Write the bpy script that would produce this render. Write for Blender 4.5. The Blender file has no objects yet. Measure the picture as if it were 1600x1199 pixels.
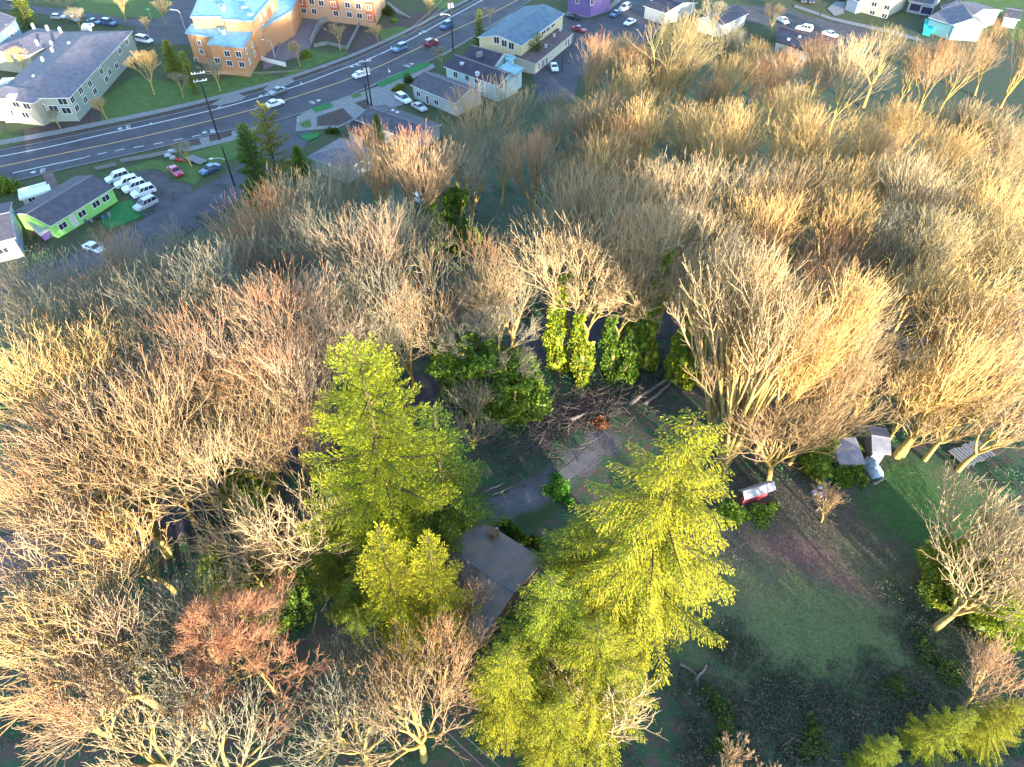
import bpy, bmesh, math, random
import numpy as np
from mathutils import Vector, Matrix
C = bpy.context.scene.collection
R = math.radians
SC = bpy.context.scene
# ------------------------------------------------------------------ camera
CAMH = 74.0
PITCH = 46.0          # degrees below the horizon
FPX = 1067.0          # focal length for a picture 1600 wide
cam_d = bpy.data.cameras.new('camera'); cam = bpy.data.objects.new('camera', cam_d); C.objects.link(cam)
cam_d.sensor_width = 36.0; cam_d.lens = 36.0*FPX/1600.0
cam.location = (0, 0, CAMH); cam.rotation_euler = (R(90-PITCH), 0, 0)
cam_d.clip_start = 0.5; cam_d.clip_end = 6000
SC.camera = cam
# ------------------------------------------------------------------ sky and sun
SUN_EL, SUN_AZ = 7.3, 27.0    # elevation; azimuth measured to the right of straight behind the camera
w = bpy.data.worlds.new('World'); SC.world = w; w.use_nodes = True
nt = w.node_tree; bg = nt.nodes['Background']
sky = nt.nodes.new('ShaderNodeTexSky'); sky.sky_type = 'NISHITA'; sky.sun_disc = False
sd = Vector((math.sin(R(SUN_AZ))*math.cos(R(SUN_EL)), -math.cos(R(SUN_AZ))*math.cos(R(SUN_EL)), math.sin(R(SUN_EL))))
sky.sun_elevation = R(SUN_EL); sky.sun_rotation = math.atan2(sd.x, sd.y)
sky.air_density = 1.0; sky.dust_density = 0.6; sky.ozone_density = 2.0
nt.links.new(sky.outputs[0], bg.inputs[0]); bg.inputs[1].default_value = 0.15
sun_d = bpy.data.lights.new('sun', 'SUN'); sun = bpy.data.objects.new('sun', sun_d); C.objects.link(sun)
sun_d.energy = 2.6; sun_d.angle = R(0.5); sun_d.color = (1.0, 0.86, 0.65)
sun.rotation_euler = sd.to_track_quat('Z', 'Y').to_euler(); sun.location = (0, 0, 120)
SC.view_settings.view_transform = 'Standard'; SC.view_settings.look = 'None'
SC.view_settings.exposure = 3.15; SC.view_settings.gamma = 1.0
# ------------------------------------------------------------------ helpers
def sstep(a, b, x):
    t = min(1, max(0, (x-a)/(b-a))); return t*t*(3-2*t)
def T(x, y):
    "height of the terrain"
    return 4.0*(1-sstep(55, 125, y)) + 20.0*(1-sstep(-110, -6, y))  # the unseen rise behind the camera is added to shade the ground
sp_, cp_ = math.sin(R(PITCH)), math.cos(R(PITCH))
def ray(u, v):
    a = (u-800)/FPX; b = (v-599.5)/FPX
    return Vector((a, cp_-b*sp_, -sp_-b*cp_))
def P(u, v, z=None, h=0.0):
    "world point seen at pixel (u,v) of the 1600x1199 picture: on the plane z, or h above the terrain"
    d = ray(u, v)
    if z is not None:
        t = (z-CAMH)/d.z; return Vector((d.x*t, d.y*t, z))
    zz = 0.0
    for _ in range(30):
        t = (zz+h-CAMH)/d.z; zz = T(d.x*t, d.y*t)
    t = (zz+h-CAMH)/d.z
    return Vector((d.x*t, d.y*t, zz+h))
def G(u, v):
    p = P(u, v); return p
MATS = {}
def mat(name, col, rough=0.85, noise=0.0, nscale=3.0, col2=None, bump=0.0, metal=0.0, spec=0.3, objcol=False, trans=0.0, detail=6.0, coat=0.0):
    if name in MATS: return MATS[name]
    m = bpy.data.materials.new(name); m.use_nodes = True; n = m.node_tree; L = n.links
    b = n.nodes['Principled BSDF']; b.inputs['Roughness'].default_value = rough; b.inputs['Metallic'].default_value = metal
    b.inputs['Specular IOR Level'].default_value = spec
    if coat: b.inputs['Coat Weight'].default_value = coat; b.inputs['Coat Roughness'].default_value = 0.05
    src = None
    c1 = (*col, 1)
    if noise or col2 is not None or bump:
        tc = n.nodes.new('ShaderNodeTexCoord'); nz = n.nodes.new('ShaderNodeTexNoise')
        nz.inputs['Scale'].default_value = nscale; nz.inputs['Detail'].default_value = detail; nz.inputs['Roughness'].default_value = 0.65
        L.new(tc.outputs['Object'], nz.inputs['Vector'])
        ramp = n.nodes.new('ShaderNodeValToRGB'); e = ramp.color_ramp.elements
        e[0].position = 0.35; e[1].position = 0.65
        if col2 is None: col2 = tuple(c*(1-noise) for c in col); c1 = (*[min(1, c*(1+noise*0.6)) for c in col], 1)
        e[0].color = (*col2, 1); e[1].color = c1
        L.new(nz.outputs['Fac'], ramp.inputs['Fac']); src = ramp.outputs['Color']
        if bump:
            bp = n.nodes.new('ShaderNodeBump'); bp.inputs['Strength'].default_value = bump; bp.inputs['Distance'].default_value = 0.1
            L.new(nz.outputs['Fac'], bp.inputs['Height']); L.new(bp.outputs['Normal'], b.inputs['Normal'])
    if objcol:
        oi = n.nodes.new('ShaderNodeObjectInfo'); mx = n.nodes.new('ShaderNodeMix'); mx.data_type = 'RGBA'; mx.blend_type = 'MULTIPLY'
        mx.inputs[0].default_value = 1.0
        if src is not None: L.new(src, mx.inputs[6])
        else: mx.inputs[6].default_value = c1
        L.new(oi.outputs['Color'], mx.inputs[7]); src = mx.outputs[2]
    if src is not None: L.new(src, b.inputs['Base Color'])
    else: b.inputs['Base Color'].default_value = c1
    if trans:
        tr = n.nodes.new('ShaderNodeBsdfTranslucent'); ms = n.nodes.new('ShaderNodeMixShader'); ms.inputs[0].default_value = trans
        if src is not None: L.new(src, tr.inputs['Color'])
        else: tr.inputs['Color'].default_value = c1
        L.new(b.outputs[0], ms.inputs[1]); L.new(tr.outputs[0], ms.inputs[2])
        L.new(ms.outputs[0], n.nodes['Material Output'].inputs[0])
    MATS[name] = m
    return m
class MB:
    "collects geometry, links it as ONE mesh object"
    def __init__(s): s.v = []; s.f = []; s.m = []; s.mats = []; s.tf = None
    def mi(s, m):
        if m not in s.mats: s.mats.append(m)
        return s.mats.index(m)
    def add(s, vs, fs, m):
        k = len(s.v); s.v += [tuple(v) for v in vs]; i = s.mi(m)
        for f in fs: s.f.append(tuple(k+a for a in f)); s.m.append(i)
    def box(s, x0, x1, y0, y1, z0, z1, m):
        s.add([(x0,y0,z0),(x1,y0,z0),(x1,y1,z0),(x0,y1,z0),(x0,y0,z1),(x1,y0,z1),(x1,y1,z1),(x0,y1,z1)],
              [(0,3,2,1),(4,5,6,7),(0,1,5,4),(1,2,6,5),(2,3,7,6),(3,0,4,7)], m)
    def prism(s, pts, z0, z1, m, top=None):
        n = len(pts)
        ar = sum(pts[i][0]*pts[(i+1)%n][1]-pts[(i+1)%n][0]*pts[i][1] for i in range(n))
        if ar < 0: pts = pts[::-1]
        vs = [(p[0],p[1],z0) for p in pts]+[(p[0],p[1],z1) for p in pts]
        s.add(vs, [(i,(i+1)%n,n+(i+1)%n,n+i) for i in range(n)]+[tuple(range(n))[::-1]], m)
        s.add([(p[0],p[1],z1) for p in pts], [tuple(range(n))], top or m)
    def tube(s, pts, rad, m, n=6, cap=True):
        pts = [Vector(p) for p in pts]; k = len(pts); vs = []; fs = []
        if not hasattr(rad, '__len__'): rad = [rad]*k
        for i, p in enumerate(pts):
            d = (pts[min(i+1, k-1)]-pts[max(i-1, 0)]).normalized()
            a = d.cross(Vector((0,0,1)) if abs(d.z) < .9 else Vector((1,0,0))).normalized(); b = d.cross(a)
            for j in range(n):
                t = 2*math.pi*j/n; vs.append(p+(a*math.cos(t)+b*math.sin(t))*rad[i])
        for i in range(k-1):
            for j in range(n): fs.append((i*n+j, i*n+(j+1)%n, (i+1)*n+(j+1)%n, (i+1)*n+j))
        if cap: fs += [tuple(range(n))[::-1], tuple((k-1)*n+j for j in range(n))]
        s.add(vs, fs, m)
    def build(s, name, parent=None, smooth=False, loc=None):
        me = bpy.data.meshes.new(name); me.from_pydata(s.v, [], s.f)
        for m in s.mats: me.materials.append(m)
        me.polygons.foreach_set('material_index', s.m)
        if smooth: me.polygons.foreach_set('use_smooth', [True]*len(s.f))
        me.update(); o = bpy.data.objects.new(name, me); C.objects.link(o)
        if parent: o.parent = parent
        if loc is not None: o.location = loc
        return o
def thing(name, label, cat, loc=(0,0,0), rz=0.0, group=None):
    o = bpy.data.objects.new(name, None); C.objects.link(o); o.location = loc; o.rotation_euler = (0,0,rz)
    o.empty_display_size = 0.3; o['label'] = label; o['category'] = cat
    if group: o['group'] = group
    return o
def tag(o, label, cat, group=None):
    o['label'] = label; o['category'] = cat
    if group: o['group'] = group
    return o
def structure(o, label=None):
    o['kind'] = 'structure'
    if label: o['label'] = label
    return o
def stuff(o, label, cat):
    o['kind'] = 'stuff'; o['label'] = label; o['category'] = cat; return o
def npmesh(name, verts, faces, mats, midx, parent=None, smooth=False):
    "fast mesh from numpy arrays; faces is (n,k)"
    me = bpy.data.meshes.new(name); nv, nf, k = len(verts), len(faces), faces.shape[1]
    me.vertices.add(nv); me.vertices.foreach_set('co', np.asarray(verts, np.float32).ravel())
    me.loops.add(nf*k); me.loops.foreach_set('vertex_index', faces.astype(np.int32).ravel())
    me.polygons.add(nf); me.polygons.foreach_set('loop_start', np.arange(0, nf*k, k, dtype=np.int32))
    try: me.polygons.foreach_set('loop_total', np.full(nf, k, np.int32))
    except Exception: pass
    for m in mats: me.materials.append(m)
    me.polygons.foreach_set('material_index', np.asarray(midx, np.int32))
    if smooth: me.polygons.foreach_set('use_smooth', np.ones(nf, bool))
    me.update(calc_edges=True); me.validate()
    return me
def linkmesh(me, name, parent=None):
    o = bpy.data.objects.new(name, me); C.objects.link(o)
    if parent: o.parent = parent
    return o
# ------------------------------------------------------------------ plants
BARK_TRUNK = mat('mossy_bark', (0.46, 0.33, 0.075), 0.95, col2=(0.24, 0.19, 0.11), nscale=2.5, bump=0.4, objcol=True)
BARK = mat('pale_bark', (0.43, 0.36, 0.25), 0.9, noise=0.3, nscale=1.5, objcol=True)
TWIG = mat('twig_bark', (0.42, 0.35, 0.25), 0.9, objcol=True)
BUD = mat('budding_twigs', (0.42, 0.25, 0.15), 0.9, objcol=True)
FIRBARK = mat('fir_bark', (0.09, 0.07, 0.04), 0.95, noise=0.4, nscale=4, bump=0.5)
FOL1 = mat('fir_needles', (0.235, 0.255, 0.016), 0.8, noise=0.3, nscale=0.5, objcol=True, trans=0.22)
FOL2 = mat('dark_needles', (0.10, 0.13, 0.022), 0.8, noise=0.3, nscale=0.5, objcol=True, trans=0.22)
IVY1 = mat('ivy_leaves', (0.21, 0.25, 0.018), 0.6, objcol=True, trans=0.25)
IVY2 = mat('dark_ivy_leaves', (0.07, 0.13, 0.02), 0.6, objcol=True, trans=0.25)

def tubes_np(lines, sides):
    "lines: list of (pts k*3, radii k, mat) with the same k. returns verts, quads, mats"
    k = len(lines[0][0]); n = len(lines)
    pts = np.array([l[0] for l in lines], np.float32); rad = np.array([l[1] for l in lines], np.float32)
    mi = np.array([l[2] for l in lines])
    d = pts[:, -1]-pts[:, 0]; d /= np.linalg.norm(d, axis=1, keepdims=True)+1e-9
    ref = np.where(np.abs(d[:, 2:3]) < 0.9, np.array([[0,0,1.]]), np.array([[1.,0,0]]))
    a = np.cross(d, ref); a /= np.linalg.norm(a, axis=1, keepdims=True)+1e-9; b = np.cross(d, a)
    t = np.arange(sides)*2*np.pi/sides
    ring = a[:, None, :]*np.cos(t)[None, :, None]+b[:, None, :]*np.sin(t)[None, :, None]
    v = pts[:, :, None, :]+ring[:, None, :, :]*rad[:, :, None, None]
    v = v.reshape(-1, 3)
    base = (np.arange(n)*k*sides)[:, None, None]; i = (np.arange(k-1)*sides)[None, :, None]; j = np.arange(sides)[None, None, :]
    j2 = (j+1) % sides
    f = np.stack([base+i+j, base+i+j2, base+i+sides+j2, base+i+sides+j], -1).reshape(-1, 4)
    return v, f, np.repeat(mi, (k-1)*sides)
def build_lines(name, lines, mats, sides=3):
    by = {}
    for l in lines: by.setdefault((len(l[0]), l[3] if len(l) > 3 else sides), []).append(l)
    V, F, M = [], [], []; off = 0
    for (k, s), ls in by.items():
        v, f, m = tubes_np(ls, s); V.append(v); F.append(f+off); M.append(m); off += len(v)
    return npmesh(name, np.concatenate(V), np.concatenate(F), mats, np.concatenate(M))
def leaf_quads(name, pos, dirs, wid, mats, midx, nrm=None, rng=None):
    "kite leaves: pos n*3 base points, dirs n*3 vectors to the tip, wid n widths"
    n = len(pos); d = dirs/ (np.linalg.norm(dirs, axis=1, keepdims=True)+1e-9)
    r = rng.normal(size=(n, 3)) if nrm is None else nrm+rng.normal(size=(n, 3))*0.35
    s = np.cross(d, r); s /= np.linalg.norm(s, axis=1, keepdims=True)+1e-9; s *= wid[:, None]*0.5
    v = np.stack([pos, pos+dirs*0.45+s, pos+dirs, pos+dirs*0.45-s], 1).reshape(-1, 3)
    f = np.arange(n*4).reshape(n, 4)
    return npmesh(name, v, f, mats, midx)

def unit(v): return v/ (np.linalg.norm(v)+1e-9)
def perp(d, rng):
    r = rng.normal(size=3); p = r-d*np.dot(r, d); return unit(p)
def curve(p, d, L, k, up, wob, rng):
    pts = [p.copy()]; d = d.copy(); st = L/(k-1)
    for i in range(k-1):
        d = unit(d+np.array([0,0,up])/(k-1)+rng.normal(size=3)*wob); p = p+d*st; pts.append(p.copy())
    return pts, d
def at_(pts, t):
    n = len(pts)-1; x = min(t*n, n-1e-6); i = int(x); f = x-i
    return pts[i]*(1-f)+pts[i+1]*f, unit(pts[i+1]-pts[i])
def make_bare(seed, H=22.0, fork=0.32, n=(5,3,3,3,3,2), ang=(20,17,18,19,20,22), frac=(.24,.20,.17,.15,.13,.11), up=0.14, side=(0,1,2,2,2,2), tw=1.2, budf=0.03, trunk_r=0.30, path=1.0, wob=0.025, single=False, ratio=.25):
    """leafless tree: repeated forking from the trunk, so that the twig tips end on a rounded shell"""
    rng = np.random.default_rng(seed); trunk, crown = [], []
    tp, td = curve(np.array([0,0,-.4]), unit(np.array([*(rng.normal(size=2)*0.05), 1.0])), H*fork+0.4, 6, 0.2, 0.04, rng)
    trunk.append((tp, list(np.linspace(trunk_r*1.25, trunk_r*0.9, 6)), 0, 8))
    Lc = H*(1-fork)*path; budz = H*(1.0-budf*.5)
    front = [(tp[-1], unit(td), trunk_r*.8, 1.0)]
    if single:
        sp, _ = curve(tp[-1], unit(td), H*(0.97-fork), 9, 0.4, 0.04, rng); trunk.append((sp, list(np.linspace(trunk_r*0.9, 0.05, 9)), 0, 6))
        front = [(at_(sp, q)[0], at_(sp, q)[1], trunk_r*.5*(1.1-q), (1.15-q*.75)*.75) for q in np.linspace(0.0, .96, 9)]
    lv = len(n)
    for l in range(lv):
        nx = []
        for (p, d, r, sc) in front:
            k = n[l]; az0 = rng.uniform(0, 6.28); u_ = perp(d, rng); v_ = np.cross(d, u_)
            for i in range(k):
                az = az0+6.283*i/k+rng.uniform(-.5, .5); an = R(ang[l]*rng.uniform(.45, 1.25))
                if k > 2 and i == 0 and rng.random() < .45: an *= .3
                if single and l == 0: an = R(rng.uniform(45, 68))
                dd = unit(d*math.cos(an)+(u_*math.cos(az)+v_*math.sin(az))*math.sin(an))
                if dd[2] < -.05: dd[2] *= .3; dd = unit(dd)
                L = Lc*frac[l]*rng.uniform(.62, 1.3)*sc; m = (6, 5, 4, 4, 3, 3)[min(l, 5)]
                r1 = max(.016*tw, r*(.62 if l < 3 else .7)); r0 = max(.02*tw, r*(.80 if l < 2 else .85))
                pts, de = curve(p, dd, L, m, up, wob*(1.6 if l < 2 else 1.0), rng)
                top = pts[-1][2] > budz and l >= 4
                (trunk if l < 2 else crown).append((pts, list(np.linspace(r0, r1, m)), 0 if l < 2 else 1 if l < 4 else 2, 6 if l < 2 else 4 if l < 4 else 3))
                for q in range(side[l]):
                    p4, d4 = at_(pts, rng.uniform(.15, 1)); o = perp(d4, rng); a4 = R(rng.uniform(22, 50)); d5 = unit(d4*math.cos(a4)+o*math.sin(a4)+np.array([0,0,.12]))
                    L4 = rng.uniform(.5, 1.3)*(H/22)*(1.5 if l < 4 else 1); b4, _ = curve(p4, d5, L4, 3, .2, .06, rng)
                    crown.append((b4, [.019*tw, .015*tw, .008*tw], 2, 3))
                nx.append((pts[-1], de, r1, sc))
        front = nx
    mats = [BARK_TRUNK, BARK, TWIG, BUD]
    zm = max(l[0][-1][2] for l in crown); k = H/zm; rr = np.percentile([np.hypot(*(l[0][-1][:2]-tp[-1][:2])) for l in crown], 93); kx = ratio*H/rr
    for ls in (trunk, crown):
        for i, l in enumerate(ls):
            m = l[2]
            if m == 2 and l[0][-1][2] > zm*(1-budf)-rng.uniform(0, .05)*zm*(budf > .05): m = 3
            ls[i] = ([q*np.array([kx, kx, k]) for q in l[0]], l[1], m, l[3])
    return build_lines('trunk', trunk, mats), build_lines('crown', crown, mats), H
BARE = {}
def bare(kind):
    if kind in BARE: return BARE[kind]
    k, s = kind[0], int(kind[1:])
    if k == 'v':   r = make_bare(100+s, fork=(.15,.22,.12,.19)[s%4], n=((5,3,3,3,2,2),(5,3,3,2,2,2),(6,3,3,2,2,2),(4,3,3,2,2,2))[s%4], ratio=(.31,.35,.27,.33)[s%4], side=(0,1,2,2,2,1), ang=((20,17,18,19,20,22),(24,19,18,18,20,22),(17,15,17,18,20,24),(21,20,19,18,20,22))[s%4], wob=.028)                              # vase-shaped
    elif k == 'r': r = make_bare(200+s, fork=(.18,.24,.15)[s%3], n=((5,3,3,3,2,2),(4,3,3,3,2,2),(5,3,3,2,2,2))[s%3], ang=(21,17,17,18,20,22), budf=0.09, wob=.028, side=(0,1,2,2,2,1), ratio=(.31,.35,.28)[s%3])             # brown buds
    elif k == 'w': r = make_bare(300+s, fork=(.22,.3)[s%2], ratio=.40, n=((5,3,3,2,2,2),(4,3,3,2,2,2))[s%2], ang=(38,25,23,22,24,26), up=.2, path=1.1, trunk_r=.46, budf=0, wob=.045, side=(0,1,2,2,2,1))   # wide open crown
    elif k == 's': r = make_bare(400+s, fork=.34, ratio=.36, n=(3,3,3,3,2), ang=(50,28,25,25,28), frac=(.34,.24,.18,.14,.10), side=(2,3,3,3,3), budf=.42, single=True, trunk_r=.26, up=.2)
    elif k == 't': r = make_bare(500+s, H=8, fork=.3, ratio=.34, n=(5,3,3,3,2), ang=(28,25,24,25,26), frac=(.34,.24,.18,.14,.10), side=(0,1,2,2,2), tw=1.1, trunk_r=.11)
    elif k == 'i': r = make_bare(700+s, H=20, fork=.55, ratio=.30, n=(3,3,3,3,2), ang=(32,28,25,25,26), frac=(.34,.24,.18,.14,.10), side=(0,1,2,3,3), path=1.1, trunk_r=.3)
    elif k == 'd': r = make_bare(600+s, H=30, fork=.10, ratio=.22, n=(6,3,3,3,2,2), ang=(17,14,15,18,22,26), frac=(.34,.22,.16,.11,.09,.08), side=(2,4,3,3,2,1), up=.25, path=1.0, tw=1.1, trunk_r=.45, budf=.03)
    BARE[kind] = r; return r
TINT = dict(cream=(.96,.84,.66), grey=(.62,.66,.64), rust=(1.05,.82,.64), gold=(1.32,1.04,.60), olive=(.78,.72,.50), pale=(1.05,.94,.76), brown=(.78,.64,.48), mauve=(.88,.76,.70), red=(1.0,.82,.76))
def place_bare(u, v, h, kind, tint, label, group='leafless trees of the woods', rz=None, wd=1.0, lean=(0,0), name='bare_tree', pos=None, z=None):
    tm, cm, H0 = bare(kind); rnd = random.Random(u*7.1+v*3.3)
    p = Vector(pos) if pos else (P(u, v, h=h)-Vector((0,0,h)))
    o = thing(name, label, 'tree', p, rnd.uniform(0, 6.28) if rz is None else rz, group)
    s = h/H0; o.scale = (s*wd, s*wd, s)
    if h > 9: o.rotation_euler = (R(rnd.uniform(-5, 5)), R(rnd.uniform(-5, 5)), o.rotation_euler.z)
    a = linkmesh(tm, 'trunk', o); b = linkmesh(cm, 'crown', o)
    c = TINT[tint]; k = rnd.uniform(.88, 1.1); a.color = (k, k*rnd.uniform(.9,1.05), k*rnd.uniform(.8,1.1), 1)
    b.color = (c[0]*k, c[1]*k, c[2]*k, 1)
    return o
# conifers
def make_fir(seed, H=33, Rb=6.5, z0=0.08, nb=120, droop=0.25, style='fir', tipup=0.15, lsz=1.0, top=0.75, gap=0.0, dens=12):
    rng = np.random.default_rng(seed); trunk = []
    tp, _ = curve(np.array([0,0,-0.5]), unit(np.array([rng.normal()*.02, rng.normal()*.02, 1])), H+0.3, 9, 0.1, 0.015, rng)
    trunk.append((tp, list(np.linspace(H*0.015, 0.04, 9)), 0, 8))
    Pp, Dd, Ww, Nn, Mm = [], [], [], [], []
    a = rng.uniform(0, 6.28)
    for i in range(nb):
        t = z0+(0.985-z0)*((i+rng.uniform(0, .8))/nb)**0.92
        if gap and rng.random() < gap: continue
        prof = (1-t)**top*1.05+0.03
        if t < 0.3: prof *= 0.75+0.25*(t-z0)/(0.3-z0+1e-6)
        L = Rb*prof*rng.uniform(0.58, 1.15)
        a += 2.4+rng.uniform(-.5, .5)
        p0, _ = at_(tp, t)
        el = 0.35*t*1.6-0.12+rng.normal()*.08
        d = unit(np.array([math.cos(a), math.sin(a), el+0.15]))
        k = 7; pts = [p0]; dd = d.copy(); st = L/(k-1)
        for q in range(k-1):
            f = q/(k-1); dd = unit(dd+np.array([0,0,(-droop*(1-f)*1.0+tipup*f)])*0.5+rng.normal(size=3)*0.05); pts.append(pts[-1]+dd*st)
        trunk.append((pts, list(np.linspace(0.03+L*.012, 0.012, k)), 0, 3))
        nsp = int(max(5, L*4.6)); P0, SD, LS, DV = [], [], [], []
        for s in range(nsp):
            ts = 0.03+0.97*(s+rng.uniform(0, 1))/nsp
            p, dv = at_(pts, ts); sd0 = unit(np.cross(dv, np.array([0,0,1.0])))
            for sg in (-1, 1):
                P0.append(p); DV.append(dv); LS.append((0.32+0.26*L*(1-ts)**0.7*min(1, ts*3+0.25))*rng.uniform(.7, 1.2))
                SD.append(unit(dv*0.8+sd0*sg*rng.uniform(.6, 1.0)+np.array([0,0,(-0.28 if style == 'cedar' else rng.uniform(-.15, .1))])))
        P0, SD, LS, DV = map(np.array, (P0, SD, LS, DV)); nl = np.maximum(4, (LS*dens/lsz).astype(int)); ix = np.repeat(np.arange(len(P0)), nl); N = len(ix)
        tl = rng.uniform(0, 1, N)[:, None]; q = P0[ix]+SD[ix]*LS[ix][:, None]*tl
        if style == 'cedar': q[:, 2] -= .35*tl[:, 0]**2*LS[ix]
        dl = SD[ix]*.9+DV[ix]*.4+rng.normal(size=(N, 3))*.36; dl[:, 2] += -.45 if style == 'cedar' else .12
        dl /= np.linalg.norm(dl, axis=1, keepdims=True); ln = rng.uniform(.2, .42, N)*lsz
        Pp.append(q); Dd.append(dl*ln[:, None]); Ww.append(ln*rng.uniform(.24, .42, N)); Mm.append(np.where(rng.random(N) < .24, 2, 1))
    mats = [FIRBARK, FOL1, FOL2]
    tm = build_lines('trunk', trunk, mats)
    Pp = np.concatenate(Pp); cm = leaf_quads('crown', Pp, np.concatenate(Dd), np.concatenate(Ww), mats, np.concatenate(Mm), np.tile([0,0,1.], (len(Pp), 1)), rng); print('fir', seed, len(Pp))
    return tm, cm, H
FIRS = {}
def place_fir(u, v, h, key, par, label, col=(1,1,1), group=None, pos=None, wd=1.0, name='fir_tree', cat='tree', rz=0.0):
    if key not in FIRS: FIRS[key] = make_fir(**par)
    tm, cm, H0 = FIRS[key]
    p = Vector(pos) if pos else (P(u, v, h=h)-Vector((0,0,h)))
    o = thing(name, label, cat, p, rz, group); s = h/H0; o.scale = (s*wd, s*wd, s)
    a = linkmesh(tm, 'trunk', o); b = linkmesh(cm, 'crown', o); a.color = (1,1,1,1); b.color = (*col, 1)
    return o
def ivy_mesh(seed, H, r, n=None, taper=0.8, lsz=0.27, m1=None, m2=None, lump=0.75):
    "column of ivy leaves wrapped round a trunk"
    rng = np.random.default_rng(seed); n = n or int(H*r*430)
    z = rng.uniform(0, 1, n)**1.1; a = rng.uniform(0, 2*np.pi, n)
    ph = rng.uniform(0, 6.28, 6)
    lum = 1+lump*(np.sin(a*2+z*9+ph[0])*.5+np.sin(a*3-z*17+ph[1])*.4+np.sin(z*26+ph[2])*.35)
    rr = r*lum*(1-taper*z)*np.where(z < .1, .7+3*z, 1)*rng.uniform(.55, 1.0, n)**.4
    pos = np.stack([rr*np.cos(a)+r*.5*np.sin(z*4+ph[3]), rr*np.sin(a)+r*.4*np.sin(z*5+ph[4]), z*H], 1)
    d = np.stack([np.cos(a), np.sin(a), rng.uniform(-.7, .3, n)], 1)+rng.normal(size=(n, 3))*.5
    d /= np.linalg.norm(d, axis=1, keepdims=True); L = rng.uniform(.4, 1.4, n)*lsz; L[rng.random(n) < .06] *= 2.2
    return leaf_quads('ivy', pos, d*L[:, None], L*.85, [m1 or IVY1, m2 or IVY2], (rng.random(n) < .4).astype(int), None, rng)
def shrub_mesh(seed, r=1.5, h=1.6, n=3000, lsz=0.2, m1=None, m2=None):
    rng = np.random.default_rng(seed); K = 9; cx = rng.normal(size=(K, 2))*r*.48; cr = rng.uniform(.25, .6, K)*r; ch = rng.uniform(.35, 1.0, K)*h
    k = rng.integers(0, K, n); v = rng.normal(size=(n, 3)); v /= np.linalg.norm(v, axis=1, keepdims=True); v[:, 2] = np.abs(v[:, 2]); rad = rng.uniform(.2, 1.08, n)**.5
    pos = np.stack([cx[k, 0]+v[:, 0]*rad*cr[k], cx[k, 1]+v[:, 1]*rad*cr[k], v[:, 2]*rad*ch[k]], 1); d = v+rng.normal(size=(n, 3))*.6; d /= np.linalg.norm(d, axis=1, keepdims=True)
    L = rng.uniform(.45, 1.4, n)*lsz
    return leaf_quads('foliage', pos, d*L[:, None], L*.65, [m1 or IVY1, m2 or IVY2], (rng.random(n) < .5).astype(int), None, rng)
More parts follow.
